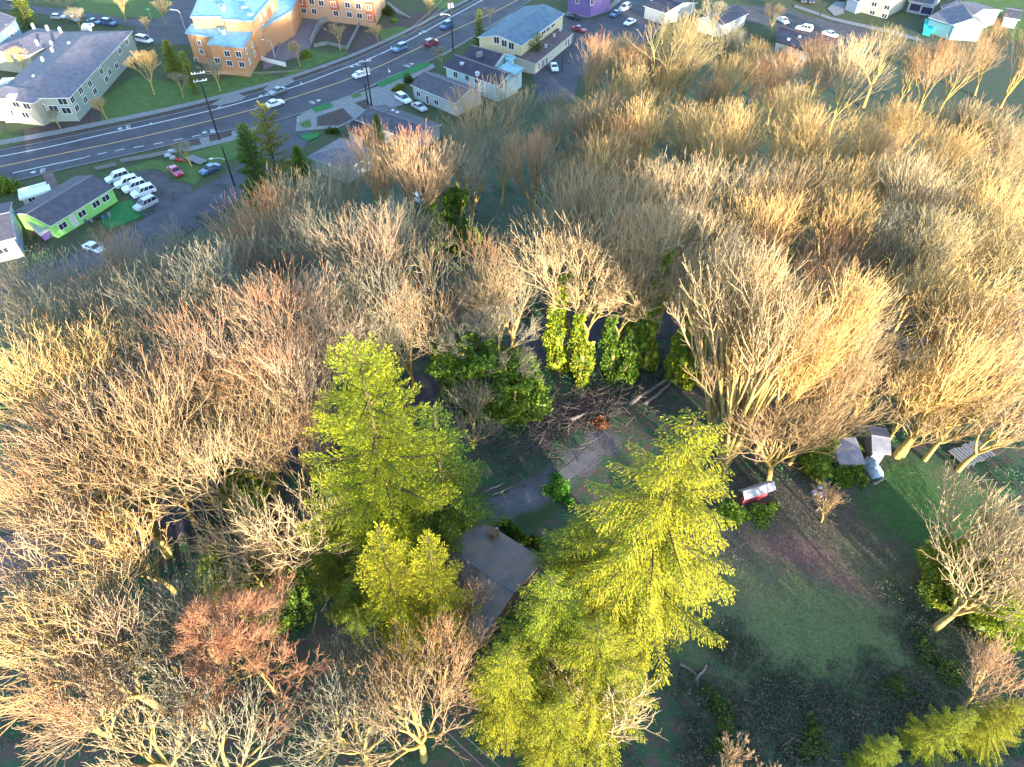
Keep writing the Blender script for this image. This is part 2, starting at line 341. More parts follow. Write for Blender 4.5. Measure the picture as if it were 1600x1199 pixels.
# ------------------------------------------------------------------ ground
def ground_material():
    m = bpy.data.materials.new('ground_cover'); m.use_nodes = True; n = m.node_tree; L = n.links; N = n.nodes.new
    b = n.nodes['Principled BSDF']; b.inputs['Roughness'].default_value = 0.95; b.inputs['Specular IOR Level'].default_value = 0.1
    tc = N('ShaderNodeTexCoord')
    def noise(s, d=6, r=.65):
        z = N('ShaderNodeTexNoise'); z.inputs['Scale'].default_value = s; z.inputs['Detail'].default_value = d; z.inputs['Roughness'].default_value = r
        L.new(tc.outputs['Object'], z.inputs['Vector']); return z.outputs['Fac']
    def mixc(f, a, c):
        x = N('ShaderNodeMix'); x.data_type = 'RGBA'
        if isinstance(f, float): x.inputs[0].default_value = f
        else: L.new(f, x.inputs[0])
        for i, q in ((6, a), (7, c)):
            if isinstance(q, tuple): x.inputs[i].default_value = (*q, 1)
            else: L.new(q, x.inputs[i])
        return x.outputs[2]
    def ramp(f, a, c):
        r = N('ShaderNodeMapRange'); r.interpolation_type = 'SMOOTHSTEP'; L.new(f, r.inputs[0]); r.inputs[1].default_value = a; r.inputs[2].default_value = c; return r.outputs[0]
    def blob(px, rx, ry, rot=0.0, soft=.35, amp=.9, at=None):
        p = at or P(*px); mp = N('ShaderNodeMapping'); mp.vector_type = 'TEXTURE'; mp.inputs['Location'].default_value = (p.x, p.y, 0)
        mp.inputs['Rotation'].default_value = (0, 0, rot); mp.inputs['Scale'].default_value = (rx, ry, 1000)
        L.new(tc.outputs['Object'], mp.inputs['Vector']); ln = N('ShaderNodeVectorMath'); ln.operation = 'LENGTH'; L.new(mp.outputs[0], ln.inputs[0])
        ad = N('ShaderNodeMath'); ad.operation = 'MULTIPLY_ADD'; L.new(n35, ad.inputs[0]); ad.inputs[1].default_value = amp; L.new(ln.outputs['Value'], ad.inputs[2])
        return ramp(ad.outputs[0], 1+amp*.5, 1+amp*.5-soft)
    n35 = noise(.35); nf = noise(3.0, 8, .75); nm = noise(.9, 5)
    woods = mixc(ramp(nm, .42, .6), (.042, .095, .048), (.10, .075, .068)); woods = mixc(ramp(nf, .5, .72), woods, (.125, .105, .09))
    town = mixc(ramp(nm, .4, .6), (.075, .065, .05), (.06, .10, .03)); town = mixc(ramp(nf, .45, .75), town, (.10, .095, .07))
    sx = N('ShaderNodeSeparateXYZ'); L.new(tc.outputs['Object'], sx.inputs[0])
    sk = N('ShaderNodeMath'); sk.operation = 'MULTIPLY_ADD'; L.new(sx.outputs[0], sk.inputs[0]); sk.inputs[1].default_value = -.6; L.new(sx.outputs[1], sk.inputs[2]); ty = ramp(sk.outputs[0], 149., 160.)
    gr = mixc(ramp(nf, .4, .7), (.10, .095, .105), (.17, .16, .17))
    col = mixc(ty, woods, town)
    leaf = mixc(ramp(nf, .42, .62), (.17, .08, .08), (.22, .15, .13))
    grass = mixc(ramp(nf, .4, .7), (.10, .16, .055), (.19, .19, .11))
    duff = mixc(ramp(nf, .45, .7), (.095, .08, .065), (.18, .15, .12))
    col = mixc(blob((1270, 900), 15, 19, .3, .5), col, duff)
    col = mixc(blob((1290, 1000), 20, 15, .2, .8, 1.2), col, grass)
    col = mixc(blob((1455, 790), 10, 9, .2, .5), col, (.05, .12, .04))
    col = mixc(blob((1245, 862), 8.0, 3.4, -.35, .9, 1.6), col, leaf)
    col = mixc(blob((1320, 912), 10, 2.4, -.45, 1.2, 2.0), col, leaf)
    col = mixc(blob((830, 800), 9, 3.2, .7, .6), col, (.045, .075, .03))
    col = mixc(blob((900, 640), 13, 3.5, .75, .8, 1.2), col, (.075, .05, .05))
    dv = [P(*q) for q in ((725,822),(760,806),(800,789),(850,762),(890,737),(925,705),(960,680))]
    for a_, c_ in zip(dv, dv[1:]):
        mid = (a_+c_)/2; col = mixc(blob(None, (c_-a_).length*.75, 2.9, math.atan2((c_-a_).y, (c_-a_).x), .45, .7, at=mid), col, gr)
    L.new(col, b.inputs['Base Color'])
    bp = N('ShaderNodeBump'); bp.inputs['Strength'].default_value = .7; bp.inputs['Distance'].default_value = .25; L.new(nf, bp.inputs['Height']); L.new(bp.outputs[0], b.inputs['Normal'])
    return m
def build_ground():
    xs = np.concatenate([[-4000,-2000,-1000,-600], np.arange(-400, 401, 5.0), [600,1000,2000,4000]])
    ys = np.concatenate([[-4000,-2000,-900,-400,-250], np.arange(-140, 300, 2.5), np.arange(300, 501, 20.), [700,1000,2000,4000]])
    X, Y = np.meshgrid(xs, ys); Z = np.array([T(0, y) for y in ys])[:, None]*np.ones_like(X)
    v = np.stack([X, Y, Z], -1).reshape(-1, 3); nx = len(xs)
    i, j = np.meshgrid(np.arange(nx-1), np.arange(len(ys)-1)); a = (j*nx+i).ravel()
    f = np.stack([a, a+1, a+1+nx, a+nx], 1)
    o = linkmesh(npmesh('ground', v, f, [ground_material()], np.zeros(len(f), int), smooth=True), 'ground'); structure(o)
build_ground()
ASPH = mat('asphalt', (.070,.066,.080), .85, noise=.28, nscale=.22, bump=.05, detail=12)
ASPH2 = mat('worn_asphalt', (.078,.070,.076), .9, noise=.4, nscale=.3, bump=.05, detail=12)
CONC = mat('concrete', (.19,.185,.19), .85, noise=.2, nscale=1.2)
GRAVEL = mat('gravel', (.125,.118,.128), .95, noise=.35, nscale=.35, bump=.2, detail=12)
WOODROAD = mat('woods_road_asphalt', (.06,.056,.07), .9, noise=.3, nscale=.7)
LAWN = mat('lawn_grass', (.085,.13,.03), .95, col2=(.05,.095,.022), nscale=.5, bump=.2)
LAWN2 = mat('bright_grass', (.03,.16,.045), .95, col2=(.022,.12,.035), nscale=.8, bump=.2)
SOIL = mat('bark_mulch', (.075,.052,.048), .95, noise=.4, nscale=1.5, bump=.3)
PAINT = mat('white_road_paint', (.62,.62,.62), .7); YPAINT = mat('yellow_road_paint', (.55,.33,.12), .7)
def resample(pts, step):
    out = [Vector(pts[0])]
    for a, b in zip(pts, pts[1:]):
        n = max(1, int((b-a).length/step))
        for i in range(1, n+1): out.append(a.lerp(b, i/n))
    return out
def strip(name, e1, e2, z, m, parent=None, raw=False, thick=0.0, step=6.0):
    "sheet between two edge polylines given in picture pixels"
    A = [P(*p) for p in e1]; B = [P(*p) for p in e2]
    def par(pts, n=40):
        d = [0]
        for a, b in zip(pts, pts[1:]): d.append(d[-1]+(b-a).length)
        o = []
        for i in range(n+1):
            s = d[-1]*i/n; k = max(j for j in range(len(d)) if d[j] <= s+1e-9); k = min(k, len(pts)-2)
            o.append(pts[k].lerp(pts[k+1], (s-d[k])/(d[k+1]-d[k])))
        return o
    A, B = par(A), par(B); b = MB(); vs = []; n = len(A)
    for a, c in zip(A, B): vs += [(a.x, a.y, T(a.x, a.y)+z), (c.x, c.y, T(c.x, c.y)+z)]
    fs = [(2*i, 2*i+2, 2*i+3, 2*i+1) for i in range(n-1)]
    up = (Vector(vs[2])-Vector(vs[0])).cross(Vector(vs[3])-Vector(vs[0])).z
    if up < 0: fs = [f[::-1] for f in fs]
    b.add(vs, fs, m); o = b.build(name, parent)
    if not parent: structure(o)
    return o
def ribbon(b, pts, wd, z, m, step=3.0, skirt=0.0):
    "road-like ribbon along world points, added to MB b"
    pts = resample([Vector(p) for p in pts], step); vs = []; n = len(pts)
    for i, p in enumerate(pts):
        d = pts[min(i+1, n-1)]-pts[max(i-1, 0)]; d.z = 0; d.normalize(); s = Vector((-d.y, d.x, 0))*wd/2
        for q in (p-s, p+s): vs.append((q.x, q.y, T(q.x, q.y)+z))
    fs = [(2*i, 2*i+2, 2*i+3, 2*i+1) for i in range(n-1)]; b.add(vs, fs, m)
    if skirt:
        k = len(vs); lo = [(v[0], v[1], v[2]-skirt) for v in vs]; b.add(vs+lo, [(2*i+k, 2*i+2+k, 2*i+2, 2*i) for i in range(n-1)]+[(2*i+1, 2*i+3, 2*i+3+k, 2*i+1+k) for i in range(n-1)], m)
POLYN = [0]
def poly(name, px, z, m, thick=0.0, kind='structure'):
    POLYN[0] += 1; z += (POLYN[0] % 12)*.0022
    pts = [P(*p) for p in px]; b = MB(); q = [(p.x, p.y) for p in pts]
    n = len(q); ar = sum(q[i][0]*q[(i+1)%n][1]-q[(i+1)%n][0]*q[i][1] for i in range(n))
    if ar < 0: q = q[::-1]; pts = pts[::-1]
    zz = [T(p[0], p[1])+z for p in q]
    b.add([(p[0], p[1], h) for p, h in zip(q, zz)], [tuple(range(n))], m)
    if thick: b.add([(p[0], p[1], h) for p, h in zip(q, zz)]+[(p[0], p[1], h-thick) for p, h in zip(q, zz)], [(i+n, (i+1)%n+n, (i+1)%n, i) for i in range(n)], m)
    o = b.build(name); o['kind'] = kind; return o
def smooth_px(pts, n=4):
    "catmull-rom through pixel points"
    o = []; p = [pts[0]]+list(pts)+[pts[-1]]
    for i in range(1, len(p)-2):
        for k in range(n):
            t = k/n; a = [.5*(2*p[i][c]+(p[i+1][c]-p[i-1][c])*t+(2*p[i-1][c]-5*p[i][c]+4*p[i+1][c]-p[i+2][c])*t*t+(-p[i-1][c]+3*p[i][c]-3*p[i+1][c]+p[i+2][c])*t**3) for c in (0,1)]
            o.append(tuple(a))
    o.append(tuple(pts[-1])); return o
# main road across the top left
UP = smooth_px([(-60,246),(0,236),(80,221),(180,200),(280,178),(400,147),(480,122),(560,92),(640,55),(700,24),(750,-2),(800,-30)])
LO = smooth_px([(-60,300),(20,284),(110,262),(240,233),(350,205),(430,190),(545,150),(600,124),(672,95),(720,68),(770,38),(830,0),(870,-28)])
strip('main_road', UP, LO, .045, ASPH)
YL = smooth_px([(-60,273),(0,261),(80,244),(195,220),(300,196),(382,175),(445,157),(555,120),(640,82),(700,52),(775,18),(820,-6)])
WU = smooth_px([(-60,255),(0,245),(82,229),(160,211),(235,195),(342,170),(400,154),(472,132),(530,110),(585,89),(645,60),(705,27),(755,0)])
def lerp_edges(a, b, t):
    return [(p[0]+(q[0]-p[0])*t, p[1]+(q[1]-p[1])*t) for p, q in zip(a, b)]
mb = MB(); ribbon(mb, [P(*p) for p in YL], .32, .055, YPAINT); structure(mb.build('road_marking'))
mb = MB(); ribbon(mb, [P(*p) for p in WU], .30, .055, PAINT); structure(mb.build('road_marking'))
mb = MB()
dash = [P(*p) for p in smooth_px([(133,246),(180,236),(240,226),(300,214),(350,203)])]; dd = resample(dash, 1.6)
for i in range(0, len(dd)-1, 2): ribbon(mb, dd[i:i+2], .22, .055, PAINT)
ribbon(mb, [P(*p) for p in [(20,271),(70,260),(132,247)]], .25, .055, PAINT)
ribbon(mb, [P(*p) for p in [(445,186),(545,151),(600,126)]], .16, .055, PAINT)
ribbon(mb, [P(*p) for p in [(690,88),(760,46),(800,22)]], .16, .055, PAINT)
for a, c in (((340,169.5),(345,166)),((234,195),(237,192)),((472,133),(470,129)),((612,78),(611,73))): ribbon(mb, [P(*a), P(*c)], .2, .057, PAINT)
structure(mb.build('road_marking'))
def symbol(cx, cy, yaw_px, kind):
    "bicycle or turn arrow painted on the asphalt"
    b = MB(); o = P(cx, cy); q = P(*yaw_px); d = (q-o); d.z = 0; d.normalize(); s = Vector((-d.y, d.x, 0))
    def w(x, y): p = o+d*x+s*y; return (p.x, p.y, .058)
    def seg(pts, wd=.14):
        for (a, c) in zip(pts, pts[1:]):
            A = Vector(w(*a)); B = Vector(w(*c)); e = (B-A).normalized(); nn = Vector((-e.y, e.x, 0))*wd/2
            b.add([A-nn, B-nn, B+nn, A+nn], [(0,1,2,3)], PAINT)
    def ring(x, y, r, n=14): seg([(x+r*math.cos(6.2832*i/n), y+r*math.sin(6.2832*i/n)) for i in range(n+1)])
    if kind == 'bike':
        ring(-1.5, -.55, .42); ring(-1.5, .6, .42); seg([(-1.5,-.55),(-1.1,-.2),(-1.0,.5),(-1.5,.6)]); seg([(-1.1,-.2),(-1.5,.1),(-1.0,.5)])
        seg([(.2,-.5),(.9,0),(.2,.5)], .2); seg([(-.2,-.5),(.5,0),(-.2,.5)], .2)
    else:
        b.add([w(-1.3,-.1), w(.4,-.1), w(.4,.1), w(-1.3,.1)], [(0,1,2,3)], PAINT); b.add([w(.4,-.45), w(1.3,0), w(.4,.45)], [(0,1,2)], PAINT)
    structure(b.build('road_marking'))
symbol(496,158,(540,143),'bike'); symbol(642,101,(680,84),'bike'); symbol(608,111,(615,125),'arrow'); symbol(55,269,(20,275),'bike'); symbol(322,207,(290,213),'bike')
symbol(552,104,(520,115),'bike'); symbol(658,52,(630,64),'bike'); symbol(190,201,(160,207),'bike'); symbol(410,150,(380,158),'bike')
# far pavement and verge
def offs(pts, dy): return [(p[0], p[1]-dy(p[0])) for p in pts]
strip('verge', UP, offs(UP, lambda u: 7.5-u*.0035), .03, SOIL)
PV1 = offs(UP, lambda u: 8-u*.003); PV2 = offs(UP, lambda u: 16-u*.009)
o = strip('pavement', PV1, PV2, .13, CONC)
strip('kerb', offs(UP, lambda u: 0), offs(UP, lambda u: 1.2), .14, CONC)
strip('kerb', LO, offs(LO, lambda u: -1.2), .14, CONC)
poly('driveway_apron', [(330,165),(345,155),(372,147),(385,152),(378,158),(345,166)], .15, CONC)
poly('driveway_apron', [(412,140),(430,128),(452,121),(462,128),(450,134),(420,146)], .15, CONC)
for px in ([(160,190),(150,160),(210,120),(262,128),(330,130),(400,112),(440,122),(440,128),(395,142),(330,158),(240,180),(170,196)],
           [(442,118),(470,100),(486,78),(520,84),(552,78),(540,86),(480,108),(448,122)],
           [(0,232),(0,208),(30,212),(42,222)], [(118,0),(280,0),(275,18),(240,30),(180,26),(128,22)],
           [(250,280),(262,250),(300,240),(370,215),(372,245),(330,262),(305,290),(280,280),(262,275)],
           [(675,0),(740,-8),(720,8),(700,16),(680,12)], [(590,48),(620,42),(640,44),(630,58),(600,68)]):
    poly('lawn', px, .02, LAWN)
for px in ([(40,222),(40,205),(75,195),(150,180),(155,195),(60,218)], [(30,222),(48,208),(70,202),(72,214)], [(585,45),(650,20),(690,15),(680,28),(640,50),(600,75),(560,88),(540,82)],
           [(80,170),(130,165),(160,172),(152,190),(85,205)], [(250,235),(275,228),(280,236),(262,245)], [(470,30),(540,40),(575,45),(545,76),(512,62),(490,60)]):
    poly('planting_bed', px, .035, SOIL)
# side streets
poly('side_street', [(362,268),(400,235),(404,212),(432,191),(486,176),(488,196),(478,228),(445,262),(400,290),(330,345),(240,392),(150,425),(-60,500),(-60,455),(60,418),(150,385),(228,342),(300,305)], .05, ASPH)
poly('car_park', [(182,286),(215,268),(240,265),(262,272),(268,283),(300,290),(302,304),(228,341),(215,325),(205,310),(190,300)], .04, ASPH2)
poly('lawn', [(158,345),(180,320),(205,312),(214,324),(226,338),(190,352),(168,358)], .06, LAWN2)
poly('lawn', [(160,275),(200,262),(240,250),(262,252),(262,270),(240,264),(200,270),(182,284)], .03, LAWN)
poly('lawn', [(588,132),(640,108),(662,98),(674,100),(668,106),(640,118),(596,138)], .15, LAWN2)
poly('lawn', [(486,170),(516,161),(522,168),(494,177)], .15, LAWN2); poly('planting_bed', [(496,183),(536,170),(552,186),(530,197),(495,198)], .13, SOIL)
poly('lawn', [(468,195),(484,187),(487,199),(475,201)], .15, LAWN); poly('lawn', [(548,149),(563,147),(565,151),(552,155)], .15, LAWN); poly('planting_bed', [(554,162),(572,156),(582,168),(570,172)], .15, SOIL)
poly('pavement', [(464,183),(484,172),(545,152),(590,136),(655,108),(676,100),(680,106),(660,116),(610,142),(640,160),(585,180),(556,187),(530,200),(462,206)], .12, CONC, .12)
poly('pavement', [(270,237),(300,236),(364,220),(400,205),(402,198),(360,206),(290,221)], .06, CONC)
poly('planting_bed', [(292,220),(310,215),(315,226),(296,230)], .08, SOIL); poly('planting_bed', [(326,211),(362,203),(362,213),(328,222)], .08, SOIL)
poly('lawn', [(466,212),(480,222),(498,215),(500,208)], .13, LAWN2)
poly('side_street', [(150,30),(185,38),(212,42),(214,70),(262,70),(300,72),(310,40),(300,18),(312,-20),(280,-30),(262,20),(240,32),(200,30),(140,20),(40,8),(0,0),(0,14),(60,22)], .04, ASPH)
poly('side_street', [(842,160),(832,118),(868,90),(872,60),(855,30),(885,24),(920,32),(950,22),(985,-8),(1040,-22),(1062,0),(1045,40),(1000,72),(940,100),(905,120),(895,160)], .04, ASPH)
poly('pavement', [(884,22),(918,29),(950,20),(982,-8),(978,-14),(946,14),(918,22),(888,16)], .12, CONC)
poly('side_street', [(1190,10),(1215,8),(1270,28),(1330,40),(1400,62),(1420,80),(1380,90),(1300,72),(1240,55),(1190,38),(1130,30),(1130,8)], .04, ASPH2)
poly('pavement', [(1242,8),(1300,28),(1400,50),(1440,62),(1438,66),(1398,56),(1298,32),(1240,12)], .12, CONC)
poly('driveway_apron', [(1292,14),(1306,3),(1320,4),(1318,22),(1304,26)], .13, CONC)
poly('playing_field', [(1508,-30),(1680,-30),(1680,75),(1560,60),(1500,52)], .03, LAWN)
poly('forecourt', [(412,110),(410,82),(430,60),(450,28),(476,28),(510,33),(490,60),(480,88),(455,92)], .05, mat('paving', (.16,.13,.14), .85, noise=.2, nscale=1.0))
# road and drive inside the woods
mb = MB(); ribbon(mb, [P(*p) for p in smooth_px([(-30,880),(60,868),(200,838),(300,790),(440,705),(560,650),(690,603),(780,568),(860,535),(950,518),(1050,508),(1200,512),(1400,522),(1500,508),(1640,470),(1800,420)])], 6.5, .10, WOODROAD, skirt=.1)
structure(mb.build('woods_road'))
poly('parking_spot', [(1350,500),(1400,488),(1450,500),(1450,540),(1400,550),(1350,530)], .12, WOODROAD)
mb = MB(); ribbon(mb, [P(*p) for p in smooth_px([(725,822),(760,806),(800,789),(850,762),(890,737),(925,705)])], 1.7, .02, GRAVEL, skirt=.02)
structure(mb.build('gravel_drive'))
# ------------------------------------------------------------------ buildings
WHITE = mat('white_trim', (.68,.70,.72), .6); GLASS = mat('window_glass', (.03,.035,.05), .12, spec=.6); DARK = mat('dark_metal', (.03,.03,.035), .5)
RIDGE = mat('ridge_cap', (.17,.165,.19), .85)
def wallm(n, c): return mat(n, c, .8, noise=.08, nscale=1.5)
def roofm(n, c): return mat(n, c, .9, noise=.26, nscale=.8, bump=.1, detail=12)
SHING = roofm('purple_grey_shingles', (.085,.078,.10)); SHINGD = roofm('dark_shingles', (.05,.045,.065)); SHINGG = roofm('grey_shingles', (.15,.14,.17)); SLATE = roofm('blue_grey_metal_roof', (.10,.155,.21))
TEAL = roofm('pale_teal_membrane', (.24,.42,.46))
def put_window(root, a, b, u, v, wd, ht, frame=WHITE, glass=GLASS, off=.0, name='window', panes=2):
    "window on the vertical wall through ground points a-b at pixel (u,v); the wall faces the camera"
    d = (b-a); d.z = 0; L = d.length; d.normalize(); n = Vector((d.y, -d.x, 0))
    if n.dot(Vector((0,0,0))-Vector((a.x, a.y, 0))) < 0: n = -n
    r = ray(u, v); t = ((a-Vector((0,0,CAMH))).dot(n))/r.dot(n); p = Vector((0,0,CAMH))+r*t
    M = root.matrix_world.inverted() if False else (Matrix.Translation(root.location) @ Matrix.Rotation(root.rotation_euler.z, 4, 'Z')).inverted()
    def bx(bb, x0, x1, z0, z1, y0, y1, m):
        vs = [M @ (p+d*x+n*y+Vector((0,0,z))) for z in (z0, z1) for (x, y) in ((x0,y0),(x1,y0),(x1,y1),(x0,y1))]
        bb.add(vs, [(0,3,2,1),(4,5,6,7),(0,1,5,4),(1,2,6,5),(2,3,7,6),(3,0,4,7)], m)
    f = MB(); e = .11; x, z = wd/2, ht/2; y0, y1 = off-.02, off+.09
    bx(f, -x-e, x+e, z, z+e, y0, y1, frame); bx(f, -x-e, x+e, -z-e, -z, y0, y1, frame); bx(f, -x-e, -x, -z, z, y0, y1, frame); bx(f, x, x+e, -z, z, y0, y1, frame)
    for k in range(1, panes): xx = -x+2*x*k/panes; bx(f, xx-.035, xx+.035, -z, z, y0, y1-.02, frame)
    fo = f.build(name, root); g = MB(); bx(g, -x, x, -z, z, off-.01, off+.03, glass); g.build('pane', fo)
    return fo
def block(root, px, h, wm, rm, par=.35, lip=.35, lipm=None, base=False, zero=0.0, wn='wall', rn='roof'):
    "flat-roofed block: px = roof corners seen at height h"
    inv = (Matrix.Translation(root.location) @ Matrix.Rotation(root.rotation_euler.z, 4, 'Z')).inverted()
    wp = [P(u, v, z=zero+h) for u, v in px]; lp = [inv @ p for p in wp]; q = [(p.x, p.y) for p in lp]
    n = len(q); ar = sum(q[i][0]*q[(i+1)%n][1]-q[(i+1)%n][0]*q[i][1] for i in range(n)); sg = 1 if ar > 0 else -1
    def inset(pts, dd):
        o = []
        for i in range(n):
            a, b, c = Vector(pts[i-1]), Vector(pts[i]), Vector(pts[(i+1)%n]); e1 = (b-a).normalized(); e2 = (c-b).normalized()
            n1 = Vector((-e1.y, e1.x))*sg; n2 = Vector((-e2.y, e2.x))*sg; bis = (n1+n2); l = max(.5, bis.length); bis = bis/l
            o.append(tuple(b+bis*dd/max(.5, bis.dot(n1))))
        return o
    z0 = zero-root.location.z
    w_ = MB(); wi = inset(q, lip); w_.prism(wi, z0, z0+h-.3, wm); w_.build(wn, root)
    r_ = MB(); r_.prism(q, z0+h-.3, z0+h-.05, lipm or rm, rm)
    ii = inset(q, .35)
    for i in range(n):
        j = (i+1) % n; a, b, c, d = q[i], q[j], ii[j], ii[i]
        vs = [(*a, z0+h-.05), (*b, z0+h-.05), (*c, z0+h-.05), (*d, z0+h-.05), (*a, z0+h+.15), (*b, z0+h+.15), (*c, z0+h+.15), (*d, z0+h+.15)]
        fs = [(4,5,6,7),(0,1,5,4),(2,3,7,6)]
        if ar < 0: fs = [f[::-1] for f in fs]
        r_.add(vs, fs, lipm or rm)
    r_.build(rn, root)
    M = (Matrix.Translation(root.location) @ Matrix.Rotation(root.rotation_euler.z, 4, 'Z'))
    return [M @ Vector((x, y, z0)) for x, y in wi]
def gable(A, B, Cc, he, rise, wm, rm, root=None, name='house', label='', cat='house', hip=False, oh=.45, shed=False, zero=None, trim=WHITE, group=None, wn='wall', rn='roof'):
    "A,B near eave corners, Cc far eave corner on A's side (pixels at eave height). returns root, wall corner world points"
    if zero is None: g = P(*A); zero = T(g.x, g.y)
    a, b, c = (P(*A, z=zero+he), P(*B, z=zero+he), P(*Cc, z=zero+he))
    d = (b-a); L = d.length; yaw = math.atan2(d.y, d.x); d.normalize(); n = Vector((-d.y, d.x, 0)); W = (c-a).dot(n)
    if W < 0: W = -W; a, yaw = b, yaw+math.pi; d = -d; n = -n
    org = Vector((a.x, a.y, zero))
    if root is None: root = thing(name, label, cat, org, yaw, group); M = Matrix.Identity(4)
    else:
        M = (Matrix.Translation(root.location) @ Matrix.Rotation(root.rotation_euler.z, 4, 'Z')).inverted() @ (Matrix.Translation(org) @ Matrix.Rotation(yaw, 4, 'Z'))
    def X(vs): return [M @ Vector(v) for v in vs]
    w_ = MB(); x0, x1, y0, y1 = oh, L-oh, oh, W-oh; hw = he-.05
    if hip or shed:
        hz = hw if hip else hw
        w_.add(X([(x0,y0,0),(x1,y0,0),(x1,y1,0),(x0,y1,0),(x0,y0,hw),(x1,y0,hw),(x1,y1,hw+(rise if shed else 0)),(x0,y1,hw+(rise if shed else 0))]), [(0,3,2,1),(4,5,6,7),(0,1,5,4),(1,2,6,5),(2,3,7,6),(3,0,4,7)], wm)
    else:
        ym = W/2; zr = hw+rise*(1-oh/(W/2))
        w_.add(X([(x0,y0,0),(x1,y0,0),(x1,y1,0),(x0,y1,0),(x0,y0,hw),(x1,y0,hw),(x1,y1,hw),(x0,y1,hw),(x0,ym,zr),(x1,ym,zr)]),
               [(0,3,2,1),(0,1,5,4),(2,3,7,6),(3,0,4,8,7),(1,2,6,9,5),(4,5,9,8),(6,7,8,9)], wm)
    w_.build(wn, root)
    r_ = MB(); t = .16
    if shed: top = [(0,0,he),(L,0,he),(L,W,he+rise),(0,W,he+rise)]; fs = [(0,1,2,3)]; rim = [0,1,2,3]
    elif hip: k = min(W/2, L/2.2); top = [(0,0,he),(L,0,he),(L,W,he),(0,W,he),(k,W/2,he+rise),(L-k,W/2,he+rise)]; fs = [(0,1,5,4),(2,3,4,5),(3,0,4),(1,2,5)]; rim = [0,1,2,3]
    else: top = [(0,0,he),(L,0,he),(L,W,he),(0,W,he),(0,W/2,he+rise),(L,W/2,he+rise)]; fs = [(0,1,5,4),(2,3,4,5)]; rim = [0,1,5,2,3,4]
    m_ = len(top); vs = [(x,y,z+t) for x, y, z in top]+list(top)
    r_.add(X(vs), fs, rm); r_.add(X(vs), [tuple(i+m_ for i in f)[::-1] for f in fs], trim)
    r_.add(X(vs), [(rim[i]+m_, rim[(i+1)%len(rim)]+m_, rim[(i+1)%len(rim)], rim[i]) for i in range(len(rim))], trim)
    if not shed and not hip: r_.tube(X([(-.02,W/2,he+rise+.14),(L+.02,W/2,he+rise+.14)]), .13, RIDGE, 6)
    r_.build(rn, root)
    MW = Matrix.Translation(root.location) @ Matrix.Rotation(root.rotation_euler.z, 4, 'Z') @ M
    return root, [MW @ Vector(v) for v in ((x0,y0,0),(x1,y0,0),(x1,y1,0),(x0,y1,0))]
def roofbit(root, u, v, z, sx, sy, h, m, name, tilt=0.0):
    "small thing standing on a roof at pixel (u,v), height z"
    p = P(u, v, z=z); inv = (Matrix.Translation(root.location) @ Matrix.Rotation(root.rotation_euler.z, 4, 'Z')).inverted(); q = inv @ p
    b = MB(); b.box(q.x-sx/2, q.x+sx/2, q.y-sy/2, q.y+sy/2, q.z-.5, q.z+h, m); b.box(q.x-sx/2-.06, q.x+sx/2+.06, q.y-sy/2-.06, q.y+sy/2+.06, q.z+h-.002, q.z+h+.08, m); return b.build(name, root)
def pipebit(root, u, v, z, r, h, m, name):
    p = P(u, v, z=z); inv = (Matrix.Translation(root.location) @ Matrix.Rotation(root.rotation_euler.z, 4, 'Z')).inverted(); q = inv @ p
    b = MB(); b.tube([(q.x,q.y,q.z-.5),(q.x,q.y,q.z+h),(q.x,q.y-.15,q.z+h+.25)], [r,r*1.15,r*.8], m, 10); return b.build(name, root)
# --- grey-roofed apartment block, top left
SAGE = wallm('sage_siding', (.25,.30,.265)); CREAM = wallm('cream_siding', (.31,.30,.25))
root, w1 = gable((109,154),(208,49),(23,122), 5.7, 2.0, SAGE, SHINGG, name='apartment_block', label='sage green apartment block under a wide grey hipped roof dotted with white vents', cat='building', hip=True)
_, w2 = gable((-30,153),(52,163),(-18,128), 5.5, 1.4, CREAM, SHINGG, root=root, hip=True, zero=0)
_, w3 = gable((45,88),(118,52),(22,60), 5.2, 1.6, CREAM, SHINGG, root=root, hip=True, zero=0)
for (u, v, a_, b_) in ((140,131,0,1),(126,142,0,1),(113,156,0,1),(133,156,0,1),(120,169,0,1),(158,112,0,1),(171,113,0,1),(187,80,0,1),(182,103,0,1),(198,66,0,1),(166,124,0,1),(148,143,0,1)):
    put_window(root, w1[0], w1[1], u, v, 1.8, 1.3)
for (u, v) in ((98,159),(104,173),(84,170),(64,168)): put_window(root, w1[0], w1[3], u, v, 2.0, 1.4)
for (u, v) in ((6,162),(25,163),(42,166),(16,176),(40,180),(-5,174)): put_window(root, w2[0], w2[1], u, v, 1.8, 1.3)
VENT = mat('white_vent', (.42,.46,.50), .5)
for (u, v) in ((52,42),(74,45),(94,48),(141,46),(58,68),(81,70),(82,80),(67,95),(109,71),(79,112),(54,123)): pipebit(root, u, v, 6.9, .36, .6, VENT, 'roof_vent')
for (u, v, z) in ((137,42,6.0),(12,128,5.8),(22,152,5.8)):
    p = P(u, v, z=z); inv = (Matrix.Translation(root.location) @ Matrix.Rotation(root.rotation_euler.z, 4, 'Z')).inverted(); q = inv @ p
    b = MB(); n = 8; pr = [(2.0*math.cos(math.pi*i/n), 1.1*math.sin(math.pi*i/n)) for i in range(n+1)]
    vs = [(q.x+a, q.y-1.0, q.z+c-.3) for a, c in pr]+[(q.x+a, q.y+1.0, q.z+c-.3) for a, c in pr]; k = n+1
    b.add(vs, [(i, i+1, k+i+1, k+i) for i in range(n)]+[tuple(range(k))[::-1], tuple(range(k, 2*k))], VENT); b.build('arched_dormer', root)
